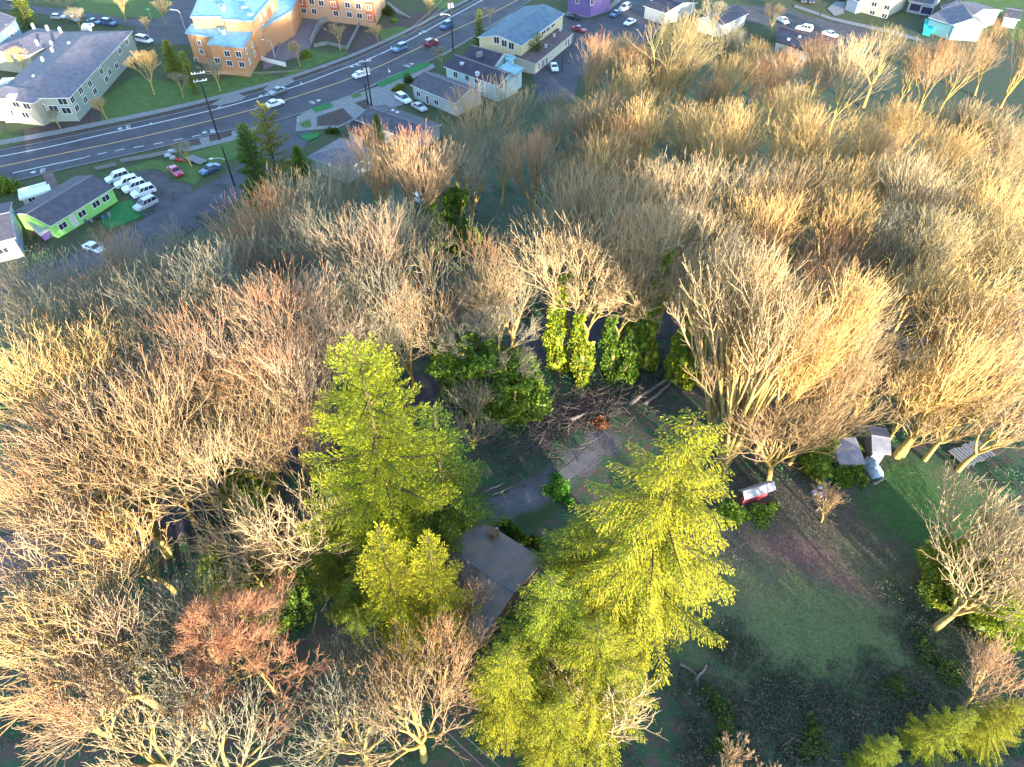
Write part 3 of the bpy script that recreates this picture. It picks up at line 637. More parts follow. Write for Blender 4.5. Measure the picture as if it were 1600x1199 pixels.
# --- orange apartments
ORNG = wallm('orange_stucco', (.44,.22,.11)); RUST = wallm('rust_red_panel', (.36,.12,.06)); PEACH = wallm('peach_stucco', (.44,.27,.17)); LIP = mat('slate_blue_parapet', (.16,.26,.33), .6)
root = thing('apartment_building', 'orange stepped apartment building with pale teal flat roofs beside the curving road', 'building', P(391,116), 0)
lw = block(root, [(289,52),(299,38),(401,41),(380,75),(324,69),(332,58)], 7.6, ORNG, TEAL, lipm=LIP)
uw = block(root, [(297,27),(304,11),(313,-14),(432,-12),(394,33),(348,31),(345,26.5)], 10.4, ORNG, TEAL, lipm=LIP)
bw = block(root, [(430,-12),(450,-14),(581,2),(600,-30),(460,-42)], 7.4, PEACH, TEAL, lipm=LIP)
cw = block(root, [(398,40),(432,-4),(452,-10),(470,-14),(455,18),(402,48)], 6.6, ORNG, TEAL, lipm=LIP)
for (u, v) in ((355,84),(373,85),(359,99),(378,101),(340,95)): put_window(root, lw[3], lw[4], u, v, 1.5, 1.3)
for (u, v) in ((394,70),(399,62),(398,84),(404,78),(385,80),(390,96)): put_window(root, lw[2], lw[3], u, v, 1.2, 1.3)
for (u, v) in ((311,67),(315,81),(307,94)): put_window(root, lw[5], lw[0], u, v, 1.0, 1.2)
put_window(root, uw[5], uw[6], 318, 36, 1.8, 1.2)
for (u, v) in ((407,29),(413,20),(412,44),(425,10),(429,26),(420,38)): put_window(root, uw[3], uw[4], u, v, 1.2, 1.3)
for (u, v) in ((469,3),(487,3),(502,5),(521,7),(543,8),(560,10),(576,12),(461,16),(475,17),(491,18),(525,21),(546,23),(562,25),(578,28)): put_window(root, bw[1], bw[2], u, v, 1.6, 1.4)
def panel(root, a, b, u0, v0, u1, v1, m, name='colour_panel', off=.04):
    d = (b-a); d.z = 0; d.normalize(); n = Vector((d.y, -d.x, 0))
    if n.dot(-Vector((a.x, a.y, 0))) < 0: n = -n
    inv = (Matrix.Translation(root.location) @ Matrix.Rotation(root.rotation_euler.z, 4, 'Z')).inverted(); pts = []
    for (u, v) in ((u0, v0), (u1, v1)):
        r = ray(u, v); t = ((a-Vector((0,0,CAMH))).dot(n))/r.dot(n); pts.append(Vector((0,0,CAMH))+r*t)
    s0, s1 = sorted((pts[0]-a).dot(d) for _ in [0]) + [(pts[1]-a).dot(d)]; s0, s1 = min(s0, s1), max(s0, s1); z0, z1 = sorted((pts[0].z, pts[1].z))
    if s1-s0 > 9: s1 = s0+9
    bb = MB(); vs = [inv @ (Vector((a.x, a.y, 0))+d*s+n*y+Vector((0,0,z))) for z in (z0, z1) for (s, y) in ((s0,-.1),(s1,-.1),(s1,off),(s0,off))]
    bb.add(vs, [(0,3,2,1),(4,5,6,7),(0,1,5,4),(1,2,6,5),(2,3,7,6),(3,0,4,7)], m); return bb.build(name, root)
panel(root, bw[1], bw[2], 513, -4, 531, 17, RUST); panel(root, bw[1], bw[2], 569, 2, 588, 36, RUST); panel(root, bw[1], bw[2], 461, -8, 480, 14, RUST)
panel(root, lw[5], lw[0], 318, 66, 328, 100, RUST); panel(root, uw[3], uw[4], 417, 16, 428, 34, RUST)
for (u, v) in ((347,47),(347,10),(382,12),(392,23)): roofbit(root, u, v, 7.8 if v > 40 else 10.5, 1.6, 1.2, .5, LIP, 'roof_hatch')
for (u, v) in ((350,52),(349,16)): roofbit(root, u, v, 7.8 if v > 40 else 10.5, .8, .8, .7, VENT, 'air_unit')
# terrace walls and steps beside it
tw_ = thing('retaining_wall', 'low grey retaining wall with railings between forecourt and grass', 'wall', P(500,70))
def wallrun(root, px, h, wd, m, name='wall_run', z=0.0):
    b = MB(); pts = [P(*p) for p in px]; inv = Matrix.Translation(-root.location)
    for a, c in zip(pts, pts[1:]):
        d = (c-a).normalized(); n = Vector((-d.y, d.x, 0))*wd/2; a2 = inv @ (a-d*wd/2); c2 = inv @ (c+d*wd/2)
        b.prism([tuple((a2-n).xy), tuple((c2-n).xy), tuple((c2+n).xy), tuple((a2+n).xy)], a2.z-.2, max(a2.z, c2.z)+h, m)
    return b.build(name, root)
wallrun(tw_, [(492,74),(512,70),(542,78),(545,74),(562,40)], .9, .3, CONC); wallrun(tw_, [(486,70),(500,38),(512,34)], 1.4, .4, CONC)
wallrun(tw_, [(432,92),(440,60)], .7, .25, CONC, 'planter_edge')
tw2 = thing('garden_wall', 'pale low wall at the foot of the forecourt by the bare street tree', 'wall', P(430,100)); wallrun(tw2, [(408,94),(420,98),(446,104)], 1.0, .3, WHITE)
tw3 = thing('steps', 'concrete steps with rails rising beside the orange building', 'steps', P(625,20)); 
for i in range(6): wallrun(tw3, [(606+i*4,8+i*2.5),(620+i*4,22+i*1.2)], .15+.12*(6-i), .6, CONC, 'step')
# --- yellow hall and its annex
YEL = wallm('pale_yellow_siding', (.52,.45,.28)); BRN = roofm('brown_shingles', (.13,.09,.09))
root, yw = gable((815,73),(883,22),(758,51), 6.2, 1.5, YEL, SLATE, name='hall', label='pale yellow hall with a long blue-grey gable roof', cat='building')
for (u, v) in ((776,63),(788,68),(799,72)): put_window(root, yw[0], yw[3], u, v, 1.5, 1.6)
put_window(root, yw[0], yw[3], 806, 92, 1.2, 1.2)
for (u, v) in ((856,46),(864,40),(849,51)): put_window(root, yw[0], yw[1], u, v, 2.4, .8)
root2, aw = gable((837,101),(896,53),(812,86), 2.8, .8, wallm('off_white_siding', (.5,.47,.40)), BRN, name='annex', label='low annex with brown shingle roof beside the yellow hall', cat='building', shed=True)
for (u, v) in ((842,104),(848,100),(854,95),(888,66),(893,61),(884,68)): put_window(root2, aw[0], aw[1], u, v, .8, 1.7, panes=1)
for (u, v) in ((866,55),(875,46),(853,72)): roofbit(root2, u, v, 4.4, .5, .5, .25, VENT, 'skylight')
# --- houses below the road
PALE = wallm('pale_mint_siding', (.42,.55,.56)); GREYW = wallm('grey_siding', (.34,.37,.38)); BLUEW = wallm('blue_siding', (.20,.33,.42))
root, hw_ = gable((693,105),(778,136),(712,84), 4.0, 1.7, PALE, SHINGD, name='house', label='pale mint house with dark gable roof and two white skylights', cat='house')
_, h2 = gable((722,92),(772,106),(737,72), 4.0, 2.0, PALE, SHINGD, root=root, zero=0)
lw2 = block(root, [(794,97),(818,107),(792,127),(768,114)], 4.6, PALE, TEAL)
block(root, [(787,91),(794,84),(806,90),(798,97)], 4.9, PALE, TEAL)
for (u, v) in ((730,122),(745,126),(712,117)): put_window(root, hw_[0], hw_[1], u, v, 1.3, 1.3)
put_window(root, hw_[1], hw_[2], 783, 134, 1.2, 1.2)
roofbit(root, 722, 100, 5.2, .9, .7, .25, VENT, 'skylight'); roofbit(root, 746, 115, 5.2, .9, .7, .25, VENT, 'skylight'); roofbit(root, 749, 86, 5.6, .8, 1.6, .6, CONC, 'chimney')
root, hw_ = gable((641,134),(712,163),(664,108), 3.2, 1.9, GREYW, SHING, name='bungalow', label='grey bungalow with dark purple-grey gable roof next to the mint house', cat='house')
for (u, v) in ((654,147),(682,160)): put_window(root, hw_[0], hw_[1], u, v, 1.4, 1.2)
put_window(root, hw_[0], hw_[1], 668, 156, .9, 2.0, glass=mat('dark_door', (.08,.05,.05), .6), panes=1, name='door')
roofbit(root, 684, 128, 4.4, .7, 1.4, .25, VENT, 'skylight'); roofbit(root, 708, 138, 4.4, .7, 1.4, .25, VENT, 'skylight')
root, hw_ = gable((555,188),(645,222),(592,161), 3.0, 1.2, GREYW, SHING, name='bungalow', label='low bungalow with broad grey roof just below the twin utility poles', cat='house')
roofbit(root, 614, 174, 3.8, .6, .6, .2, VENT, 'skylight'); roofbit(root, 621, 177, 3.8, .6, .6, .2, VENT, 'skylight'); roofbit(root, 604, 178, 3.8, .4, .4, .8, CONC, 'chimney')
root = thing('carport', 'flat dark purple carport roof between drive and bungalow', 'carport', P(560,205)); block(root, [(549,189),(577,196),(566,213),(541,203)], 2.6, GREYW, SHINGD)
root, hw_ = gable((480,246),(540,268),(520,212), 3.2, 1.4, GREYW, SHINGG, name='house', label='grey roofed house half hidden behind the red-tipped trees', cat='house', hip=True)
# --- lime house by the car park
LIME = wallm('lime_green_siding', (.26,.60,.16))
root, gw = gable((80,355),(180,293),(37,323), 3.0, 1.3, LIME, SHING, name='house', label='lime green house with long dark gable roof beside parked white cars', cat='house')
for (u, v) in ((165,310),(150,319),(128,334),(98,353)): put_window(root, gw[0], gw[1], u, v, 1.6, 1.1)
put_window(root, gw[0], gw[1], 115, 345, 1.0, 2.0, glass=mat('white_door', (.5,.5,.5), .6), panes=1, name='door')
pw = block(root, [(34,341),(45,331),(80,355),(62,367)], 2.4, wallm('violet_panels', (.14,.10,.32)), mat('ribbed_porch_roof', (.40,.46,.45), .5, noise=.3, nscale=4), wn='porch_wall', rn='porch_roof')
for (u, v) in ((120,295),(96,303)): roofbit(root, u, v, 4.0, .4, .4, .3, VENT, 'roof_vent')
root = thing('trailer', 'white roofed trailer home standing behind the lime green house', 'trailer', P(50,316)); tb = block(root, [(28,297),(75,284),(80,297),(30,312)], 2.7, wallm('buff_panel', (.42,.40,.36)), mat('white_roof_sheet', (.62,.66,.72), .5, noise=.1, nscale=1))
put_window(root, tb[3], tb[2], 50, 312, 1.2, .8)
root, _ = gable((78,300),(93,296),(73,277), 2.4, .8, WHITE, BRN, name='shed', label='small white garden shed by the trailer home', cat='shed', shed=True)
root, ww = gable((-35,388),(25,373),(-42,330), 4.2, 1.4, wallm('pale_blue_siding', (.27,.31,.40)), SHING, name='house', label='white and pale blue house cut by the left edge of the picture', cat='house')
put_window(root, ww[1], ww[2], 22, 352, 1.0, 1.2); put_window(root, ww[0], ww[1], 5, 392, 1.5, 1.0)
# --- top edge houses
root = thing('house', 'blue house with lavender grey roof in the top left corner', 'house', P(10,60)); tb = block(root, [(25,28),(-4,53),(-50,42),(-15,14)], 7.5, BLUEW, SHINGG)
for (u, v) in ((6,50),(11,43),(17,55),(22,48)): put_window(root, tb[0], tb[1], u, v, 1.3, 1.2)
root = thing('house', 'purple walled house on the corner behind a curving pavement', 'house', P(925,10)); tb = block(root, [(886,-12),(905,-28),(958,-26),(956,-12),(925,-2)], 5.5, wallm('purple_siding', (.16,.11,.28)), SHINGG)
put_window(root, tb[4], tb[0], 902, 2, 1.2, 1.2); put_window(root, tb[3], tb[4], 925, 4, 1.4, 1.4)
BEIGE = wallm('beige_siding', (.40,.40,.31))
root, bwl = gable((1346,-14),(1394,-2),(1362,-32), 5.8, 1.8, BEIGE, SHINGG, name='house', label='beige two storey house with white framed windows facing the street', cat='house', zero=0)
for (u, v) in ((1366,7),(1386,12),(1363,20),(1382,25)): put_window(root, bwl[0], bwl[1], u, v, 1.6, 1.1)
root, bwl = gable((1419,2),(1456,9),(1436,-22), 3.2, 1.6, wallm('grey_blue_siding', (.30,.32,.38)), SHING, name='house', label='grey house with two dark garage doors and white gable trim', cat='house', zero=0)
for (u, v) in ((1430,12),(1448,17)): put_window(root, bwl[0], bwl[1], u, v, 3.2, 2.0, glass=mat('dark_garage_door', (.04,.035,.08), .6), panes=1, name='garage_door')
root, bwl = gable((1450,28),(1494,42),(1486,-6), 3.8, 2.4, wallm('turquoise_siding', (.16,.33,.37)), SHINGG, name='house', label='house with big grey cross roof and turquoise side wall near the field', cat='house', zero=0)
gable((1470,10),(1490,40),(1515,10), 4.0, 2.0, wallm('turquoise_siding', (.16,.33,.37)), SHINGG, root=root, zero=0)
root = thing('shed', 'bright turquoise shed in front of the grey roofed house', 'shed', P(1452,50)); block(root, [(1446,30),(1462,33),(1458,48),(1443,44)], 1.8, wallm('turquoise_sheet', (.03,.50,.46)), wallm('turquoise_sheet', (.03,.50,.46)))
root, _ = gable((1568,28),(1594,32),(1576,12), 2.6, 1.0, wallm('pale_blue_siding', (.27,.31,.40)), SHING, name='shed', label='small pale blue shed at the edge of the green field', cat='shed', zero=0)
root, _ = gable((1322,-3),(1342,4),(1330,-14), 3.4, .8, wallm('pale_blue_siding', (.27,.31,.40)), SHING, name='porch_house', label='narrow pale blue house front with porch posts above the parked vans', cat='house', zero=0)
root = thing('garage', 'dark flat roofed garage behind a row of white cars', 'garage', P(1240,75)); block(root, [(1216,42),(1274,59),(1266,82),(1212,64)], 2.8, GREYW, SHINGD)
for (u, v) in ((1232,62),(1249,58)): roofbit(root, u, v, 2.9, .7, .5, .25, VENT, 'skylight')
root, _ = gable((1005,10),(1040,22),(1030,-14), 3.4, 1.4, GREYW, SHINGD, name='house', label='dark roofed house behind the tallest olive tree at the top', cat='house', zero=0)
root, _ = gable((1128,42),(1170,22),(1110,20), 3.2, 1.6, GREYW, SHING, name='house', label='grey roofed house with pale ridge trim behind the top centre trees', cat='house', zero=0)
def DEB(root):
    "twigs and rust-coloured leaves lying on the hidden house roof"
    rng = np.random.default_rng(77); n = 3200; cl = [(rng.normal(708, 22), rng.normal(900, 32), rng.uniform(3, 13)) for _ in range(26)]; pos = []
    inv = (Matrix.Translation(root.location) @ Matrix.Rotation(root.rotation_euler.z, 4, 'Z')).inverted()
    for i in range(n):
        c_ = cl[rng.integers(26)]; u, v = rng.normal(c_[0], c_[2]), rng.normal(c_[1], c_[2]*1.4)
        a, b_, h = (646,925), (752,1003), 0
        q = inv @ P(u, v, z=8.0); 
        W = DEBW[1]; L = DEBW[0]
        if .3 < q.x < L-.3 and .3 < q.y < W-.3: pos.append((q.x, q.y, 3.2+.18+1.3*(1-abs(q.y-W/2)/(W/2))))
    pos = np.array(pos); n = len(pos); d = rng.normal(size=(n,3)); d[:,2] *= .15; d /= np.linalg.norm(d, axis=1, keepdims=True); L = rng.uniform(.10,.26,n)
    o = linkmesh(leaf_quads('leaf_debris', pos, d*L[:,None], L*.5, [mat('rusty_leaf', (.33,.15,.06), .9), mat('grey_leaf', (.10,.085,.08), .9)], (rng.random(n)<.55).astype(int), np.tile([0,0,1.],(n,1)), rng), 'leaf_debris', root); o['kind'] = 'stuff'
# --- the house in the clearing
HROOF = mat('weathered_roof_sheet', (.26,.19,.16), .8, col2=(.15,.135,.14), nscale=.6, bump=.2, detail=12)
root, cw_ = gable((646,925),(752,1003),(732,800), 3.2, 1.3, wallm('brown_boards', (.14,.10,.08)), HROOF, name='house', label='small house with weathered purplish roof hidden among the bright conifers', cat='house', zero=4.0, trim=mat('grey_trim', (.2,.2,.23), .7))
p = thing
DEBW = [max(v.co.x for v in bpy.data.objects[root.children[1].name].data.vertices), max(v.co.y for v in root.children[1].data.vertices)]
g1, _ = gable((674,830),(690,848),(716,799), 2.9, .1, wallm('brown_boards', (.14,.10,.08)), HROOF, root=root, zero=4.0, shed=True, wn='lean_to_wall', rn='lean_to_roof')
g1, _ = gable((797,916),(839,876),(778,900), 2.7, .1, wallm('brown_boards', (.14,.10,.08)), HROOF, root=root, zero=4.0, shed=True, wn='lean_to_wall', rn='lean_to_roof')
DEB(root)
roofbit(root, 772, 838, 7.6, .8, .8, .9, mat('brick', (.22,.13,.08), .9, noise=.3, nscale=6), 'chimney'); roofbit(root, 745, 884, 8.2, .5, .4, .15, DARK, 'roof_vent')
pipebit(root, 777, 834, 7.4, .12, 1.1, VENT, 'flue_pipe'); roofbit(root, 703, 955, 7.0, 1.2, 1.4, .5, mat('rusty_metal', (.12,.06,.04), .8), 'roof_hatch')
# --- sheds by the meadow
TIN = mat('grey_tin_roof', (.24,.25,.31), .6, noise=.25, nscale=1.0); WOODG = mat('grey_boards', (.22,.22,.24), .9, noise=.35, nscale=5)
root, _ = gable((1362,707),(1392,712),(1370,668), 2.4, .6, WOODG, TIN, name='shed', label='shed with pale tin roof under a leaning dark branch at the meadow edge', cat='shed', trim=WOODG)
root, _ = gable((1311,726),(1352,726),(1321,688), 2.1, .4, WOODG, TIN, name='shed', label='flatter patched tin roof shed left of the leaning branch', cat='shed', shed=True, trim=WOODG)
REDW = wallm('red_boards', (.36,.05,.07))
root, _ = gable((1163,782),(1212,766),(1176,760), 2.0, .7, REDW, mat('slatted_roof', (.28,.29,.34), .7, noise=.4, nscale=3), name='shed', label='small red shed with grey slatted roof under the big poplar', cat='shed', trim=WOODG)
b = MB(); 
root = thing('board_deck', 'raised deck of loose grey boards at the top right of the meadow', 'deck', P(1515,712), .42)
for i in range(11):
    b = MB(); o_ = random.Random(i); b.box(-2.6+i*.47, -2.6+i*.47+.36, -1.3-o_.random()*.3, 1.2+o_.random()*.3, .55, .63+o_.random()*.04, WOODG); b.build('board', root)
for y in (-.9, .9):
    b = MB(); b.box(-2.6, 2.5, y-.1, y+.1, .2, .54, mat('dark_beam', (.05,.05,.07), .9)); b.build('beam', root)
for x in (-2.3, 0, 2.2):
    for y in (-.9, .9): b = MB(); b.box(x-.08, x+.08, y-.08, y+.08, -.1, .2, mat('dark_beam', (.05,.05,.07), .9)); b.build('leg', root)
root = thing('tarp_pile', 'heap covered by a pale blue tarp beside the meadow sheds', 'tarp', P(1362,732), 0.2)
b = MB(); n = 9; vs = [(-.8+1.6*i/n, -1.6+3.2*j/n, .25+1.0*math.sin(math.pi*i/n)*math.sin(math.pi*j/n)**.5+.22*math.sin(i*2.3+j*1.7)) for j in range(n+1) for i in range(n+1)]
for i in range(len(vs)):
    if vs[i][0] in (-.8, .8) or abs(vs[i][1]) > 1.59: vs[i] = (vs[i][0]*1.05, vs[i][1], 0)
b.add(vs, [(j*(n+1)+i, j*(n+1)+i+1, (j+1)*(n+1)+i+1, (j+1)*(n+1)+i) for j in range(n) for i in range(n)], mat('blue_tarp', (.30,.40,.52), .5, noise=.4, nscale=2)); b.build('tarp', root, smooth=True)
b = MB(); b.box(-.7, .7, -1.4, 1.4, 0, .2, WOODG); b.build('pallet', root)
# ------------------------------------------------------------------ vehicles
TYRE = mat('tyre_rubber', (.02,.02,.02), .9); RIM = mat('wheel_rim', (.35,.36,.38), .4, metal=.8); CGLASS = mat('car_glass', (.025,.03,.045), .08, spec=.7)
LAMP = mat('headlight', (.6,.6,.6), .2); TAIL = mat('tail_light', (.4,.02,.02), .3)
CP = dict(white=(.70,.74,.76), red=(.38,.03,.09), blue=(.05,.10,.22), black=(.02,.02,.035), silver=(.40,.43,.46), teal=(.10,.18,.30), maroon=(.25,.03,.05), grey=(.16,.19,.22))
DIM = dict(suv=(4.8,1.95,1.8,.95), sedan=(4.7,1.85,1.45,.85), van=(5.1,2.0,1.85,.95), hatch=(4.2,1.8,1.5,.88))
CARM = {}
def car_meshes(kind, colr):
    if (kind, colr) in CARM: return CARM[(kind, colr)]
    L, W, H, B = DIM[kind]; pm = mat('car_paint_'+colr, CP[colr], .3, spec=.5, coat=.6); b = MB()
    # body: side profile lofted in width
    if kind == 'sedan': top = [(-.5,.80),(-.47,.90),(-.36,B+.06),(-.30,B+.08),(.22,B+.06),(.42,.80),(.49,.66)]
    else: top = [(-.5,.75),(-.495,B),(-.47,B+.08),(-.40,B+.1),(.24,B+.06),(.44,.84),(.495,.66)]
    prof = [(x*L, z) for x, z in top]+[(.5*L, .35), (.47*L, .25), (-.47*L, .25), (-.5*L, .4)]
    k = len(prof); st = [(-.5, .90), (-.46, .985), (0, 1.0), (.46, .985), (.5, .90)]; vs = []
    for (yy, s) in st:
        for (x, z) in prof: zz = .25+(z-.25)*(s if z > .5 else 1); vs.append((x*(.985+.015*s) if abs(yy) < .5 else x*.97, yy*W, zz))
    fs = []
    for q in range(len(st)-1):
        for i in range(k): fs.append((q*k+i, q*k+(i+1) % k, (q+1)*k+(i+1) % k, (q+1)*k+i))
    fs += [tuple(range(k)), tuple((len(st)-1)*k+i for i in range(k))[::-1]]
    b.add(vs, fs, pm)
    # cabin
    xr = {'sedan': (-.36,-.20,.06,.24), 'suv': (-.485,-.42,.06,.25), 'van': (-.49,-.44,.14,.33), 'hatch': (-.47,-.36,.05,.26)}[kind]
    zb = B+.03; wb, wt = W*.47, W*.38
    def ring(z, x0, x1, w_): return [(x0*L,-w_,z),(x1*L,-w_,z),(x1*L,w_,z),(x0*L,w_,z)]
    g = MB(); g.add(ring(zb-.08, xr[0], xr[3], wb)+ring(H-.07, xr[1], xr[2], wt), [(0,1,5,4),(1,2,6,5),(2,3,7,6),(3,0,4,7)], CGLASS)
    b.add(ring(H-.09, xr[1]-.012, xr[2]+.012, wt+.035)+ring(H, xr[1]+.015, xr[2]-.015, wt-.06), [(0,1,5,4),(1,2,6,5),(2,3,7,6),(3,0,4,7),(4,5,6,7),(3,2,1,0)], pm)
    for sx in (-1, 1):      # pillars
        for f in (0, .38, .70, 1):
            xb = (xr[0]+(xr[3]-xr[0])*f)*L; xt = (xr[1]+(xr[2]-xr[1])*f)*L
            b.tube([(xb, sx*(wb+.005), zb-.06), (xt, sx*(wt+.015), H-.06)], .05, pm, 4)
    wh = MB(); wh.tube([(0,-.11,0),(0,.11,0)], .34, TYRE, 14); wh.tube([(0,-.12,0),(0,.12,0)], .2, RIM, 10)
    hl = MB(); hl.box(-.06, .04, -.18, .18, -.07, .07, LAMP); tl = MB(); tl.box(-.03, .03, -.13, .13, -.12, .12, TAIL)
    r = []
    for nm, m_, sm in (('body', b, False), ('windows', g, False), ('wheel', wh, True), ('headlight', hl, False), ('tail_light', tl, False)):
        o = m_.build(nm); r.append(o.data); bpy.data.objects.remove(o)
    CARM[(kind, colr)] = r; return r
def car(kind, colr, rear, front, label, group=None, zz=.05):
    a, b = P(*rear), P(*front); c = (a+b)/2; d = b-a; me = car_meshes(kind, colr); L, W, H, B = DIM[kind]
    o = thing('car' if kind != 'van' else 'van', label, 'car' if kind != 'van' else 'van', (c.x, c.y, T(c.x, c.y)+zz), math.atan2(d.y, d.x), group)
    linkmesh(me[0], 'body', o); linkmesh(me[1], 'windows', o)
    for x in (-.31, .31):
        for s in (-1, 1): q = linkmesh(me[2], 'wheel', o); q.location = (x*L, s*W*.44, .34)
    for s in (-1, 1):
        q = linkmesh(me[3], 'headlight', o); q.location = (.475*L, s*W*.34, .66); q = linkmesh(me[4], 'tail_light', o); q.location = (-.485*L, s*W*.40, .82)
    return o
GRP = 'white cars parked beside the lime green house'
car('suv','white',(199,277),(171,286),'white car parked farthest up the lime house row, nearest the roof', GRP)
car('suv','white',(215,285),(184,294),'white car second down in the row beside the lime green house', GRP)
car('suv','white',(226,291),(197,301),'white car in the middle of the row beside the lime green house', GRP)
car('suv','white',(240,299),(211,309),'white car fourth down beside the lime house, by the car park tarmac', GRP)
car('suv','silver',(243,317),(215,330),'silver white car at the bottom of the row next to the bright lawn', GRP)
car('sedan','red',(268,265),(283,278),'raspberry red car parked on the rough grass by the junk pile')
car('sedan','blue',(343,262),(316,275),'dark blue saloon parked along the side street kerb')
RG = 'cars driving on the main road'
car('sedan','grey',(448,141),(420,152),'dark grey car driving just above the yellow line near the side street', RG, .06)
car('sedan','white',(416,170),(444,161),'white car driving below the yellow line by the side street mouth', RG, .06)
car('sedan','white',(552,124),(577,116),'white car passing behind the twin utility poles', RG, .06)
car('suv','teal',(638,74),(612,84),'dark blue-green car on the far lane below the forecourt garden', RG, .06)
car('suv','maroon',(664,75),(684,66),'dark maroon car on the near lane above the grey bungalow', RG, .06)
car('suv','blue',(708,39),(687,49),'blue car on the far lane beside the pole with the transformer', RG, .06)
KG = 'cars parked behind the grey roofed apartments'
car('hatch','silver',(82,30),(104,30),'silver car at the left end of the kerb row behind the apartments', KG)
car('sedan','grey',(106,30),(128,37),'dark grey car second along behind the apartments', KG)
car('sedan','blue',(137,35),(160,40),'dark blue saloon third along behind the apartments', KG)
car('suv','blue',(160,37),(184,42),'black-blue off-roader with roof rails at the right end behind the apartments', KG)
car('van','white',(212,63),(242,69),'white van parked on the side street beside the apartment corner')
car('sedan','silver',(30,4),(10,0),'pale car at the very top left of the picture')
SG = 'cars parked on the street behind the yellow hall'
car('sedan','black',(884,27),(908,33),'black car parked against the kerb right of the yellow hall', SG)
car('suv','silver',(984,12),(968,19),'pale hatchback parked behind the dark car on the corner street', SG)
car('sedan','blue',(969,21),(954,29),'dark blue car parked on the corner street kerb', SG)
car('sedan','white',(991,34),(976,42),'white car standing alone in the middle of the corner street', SG)
car('hatch','white',(1022,6),(1016,14),'pale car at the top of the corner street near the trees', SG)
car('sedan','white',(863,102),(868,115),'white saloon parked in front of the brown roofed annex')
car('sedan','maroon',(898,47),(912,51),'dark maroon car tucked behind the red-tipped tree beside the annex')
car('suv','white',(621,153),(641,164),'white car on the drive beside the grey bungalow')
car('sedan','silver',(647,166),(664,176),'silver car behind the white one on the bungalow drive')
TG = 'white cars parked in a line on the top right street'
car('sedan','white',(1214,30),(1232,41),'leftmost white car of the line on the top right street', TG)
car('suv','white',(1269,51),(1242,45),'middle white car of the line on the top right street', TG)
car('sedan','white',(1287,54),(1306,60),'rightmost white car of the line, roof partly behind the tree tips', TG)
car('suv','black',(1250,-3),(1257,8),'left black car on the drive at the top of the right street'); car('suv','black',(1262,-2),(1269,10),'right black car on the drive at the top of the right street')
car('hatch','maroon',(1302,-4),(1318,2),'small dark red car at the top edge above the right street')
car('hatch','white',(652,312),(662,318),'small pale car seen through a gap in the bare trees')
car('sedan','white',(140,388),(160,396),'white car under the bare branches of the left woods edge')
# ------------------------------------------------------------------ poles
POLE = mat('tarred_pole', (.028,.024,.03), .9, noise=.3, nscale=3); STEEL = mat('painted_steel', (.45,.48,.50), .5)
def top_at(base, u, v):
    r = ray(u, v); D = math.hypot(base.x, base.y); return CAMH+r.z*D/math.hypot(r.x, r.y)
def pole(bu, bv, tu, tv, label, arms=1, lamp=None, r=.2, trans=False, armdir=0.4, cat='utility pole', grp=None):
    p = P(bu, bv); h = top_at(p, tu, tv)-p.z; o = thing('utility_pole', label, cat, p, armdir, grp)
    b = MB(); b.tube([(0,0,-.3),(0,0,h*.5),(0,0,h)], [r, r*.85, r*.65], POLE, 10); b.build('pole', o)
    for i in range(arms):
        z = h-.5-i*1.6; b = MB(); b.box(-1.4, 1.4, -.22, -.08, z, z+.14, STEEL); ca = b.build('crossarm', o)
        for x in (-1.25, -.6, .6, 1.25): b = MB(); b.tube([(x,-.15,z+.14),(x,-.15,z+.42)], [.07,.09], WHITE, 6); b.build('insulator', ca)
    if lamp:
        z = lamp; b = MB(); b.tube([(0,0,z),(-1.2,.0,z+.7),(-2.4,0,z+.8)], .06, STEEL, 6); la = b.build('lamp_arm', o); b = MB(); b.box(-3.1, -2.3, -.16, .16, z+.72, z+.9, WHITE); b.build('lamp_head', la)
    if trans:
        for x in (-.45, .45): b = MB(); b.tube([(x,0,h-3.2),(x,0,h-2.1)], .3, STEEL, 10); b.build('transformer', o)
    return o, p, h
pA = pole(343,219,303,112,'tall dark utility pole with two pale crossarms, left of the dark conifer', 2)
pB = pole(581,166,566,93,'taller of the twin utility poles beside the low bungalow', 1, lamp=7.5, trans=True)
pC = pole(575,163,569,130,'shorter stub pole of the twin poles beside the low bungalow', 0)
pD = pole(367,292,345,230,'dark pole with a curved lamp arm above the side street', 0, lamp=6.0)
pE = pole(708,79,704,-8,'utility pole with transformer cans beside the slender dark conifer', 1, lamp=9, trans=True)
pF = pole(1281,25,1285,-12,'dark utility pole on the verge of the top right street', 1)
pG = pole(6,284,-4,245,'dark pole cut by the left edge beside the main road', 0)
pH = pole(878,112,872,88,'thin pole in front of the brown roofed annex', 0, r=.12)
def street_lamp(bu, bv, tu, tv, label, dx=-1):
    p = P(bu, bv); h = max(5.0, top_at(p, tu, tv)-p.z); o = thing('street_lamp', label, 'street lamp', p, 0)
    b = MB(); b.tube([(0,0,0),(0,0,h-.8),(dx*.5,0,h-.2),(dx*2.2,0,h)], [.12,.08,.07,.05], STEEL, 8); b.build('post', o); b = MB(); b.box(dx*2.2-.35, dx*2.2+.35, -.15, .15, h-.05, h+.1, WHITE); b.build('lamp_head', o)
street_lamp(290,48,273,16,'grey street lamp with a curved arm at the corner of the orange building')
street_lamp(430,92,428,80,'white lamp post on the forecourt wall')
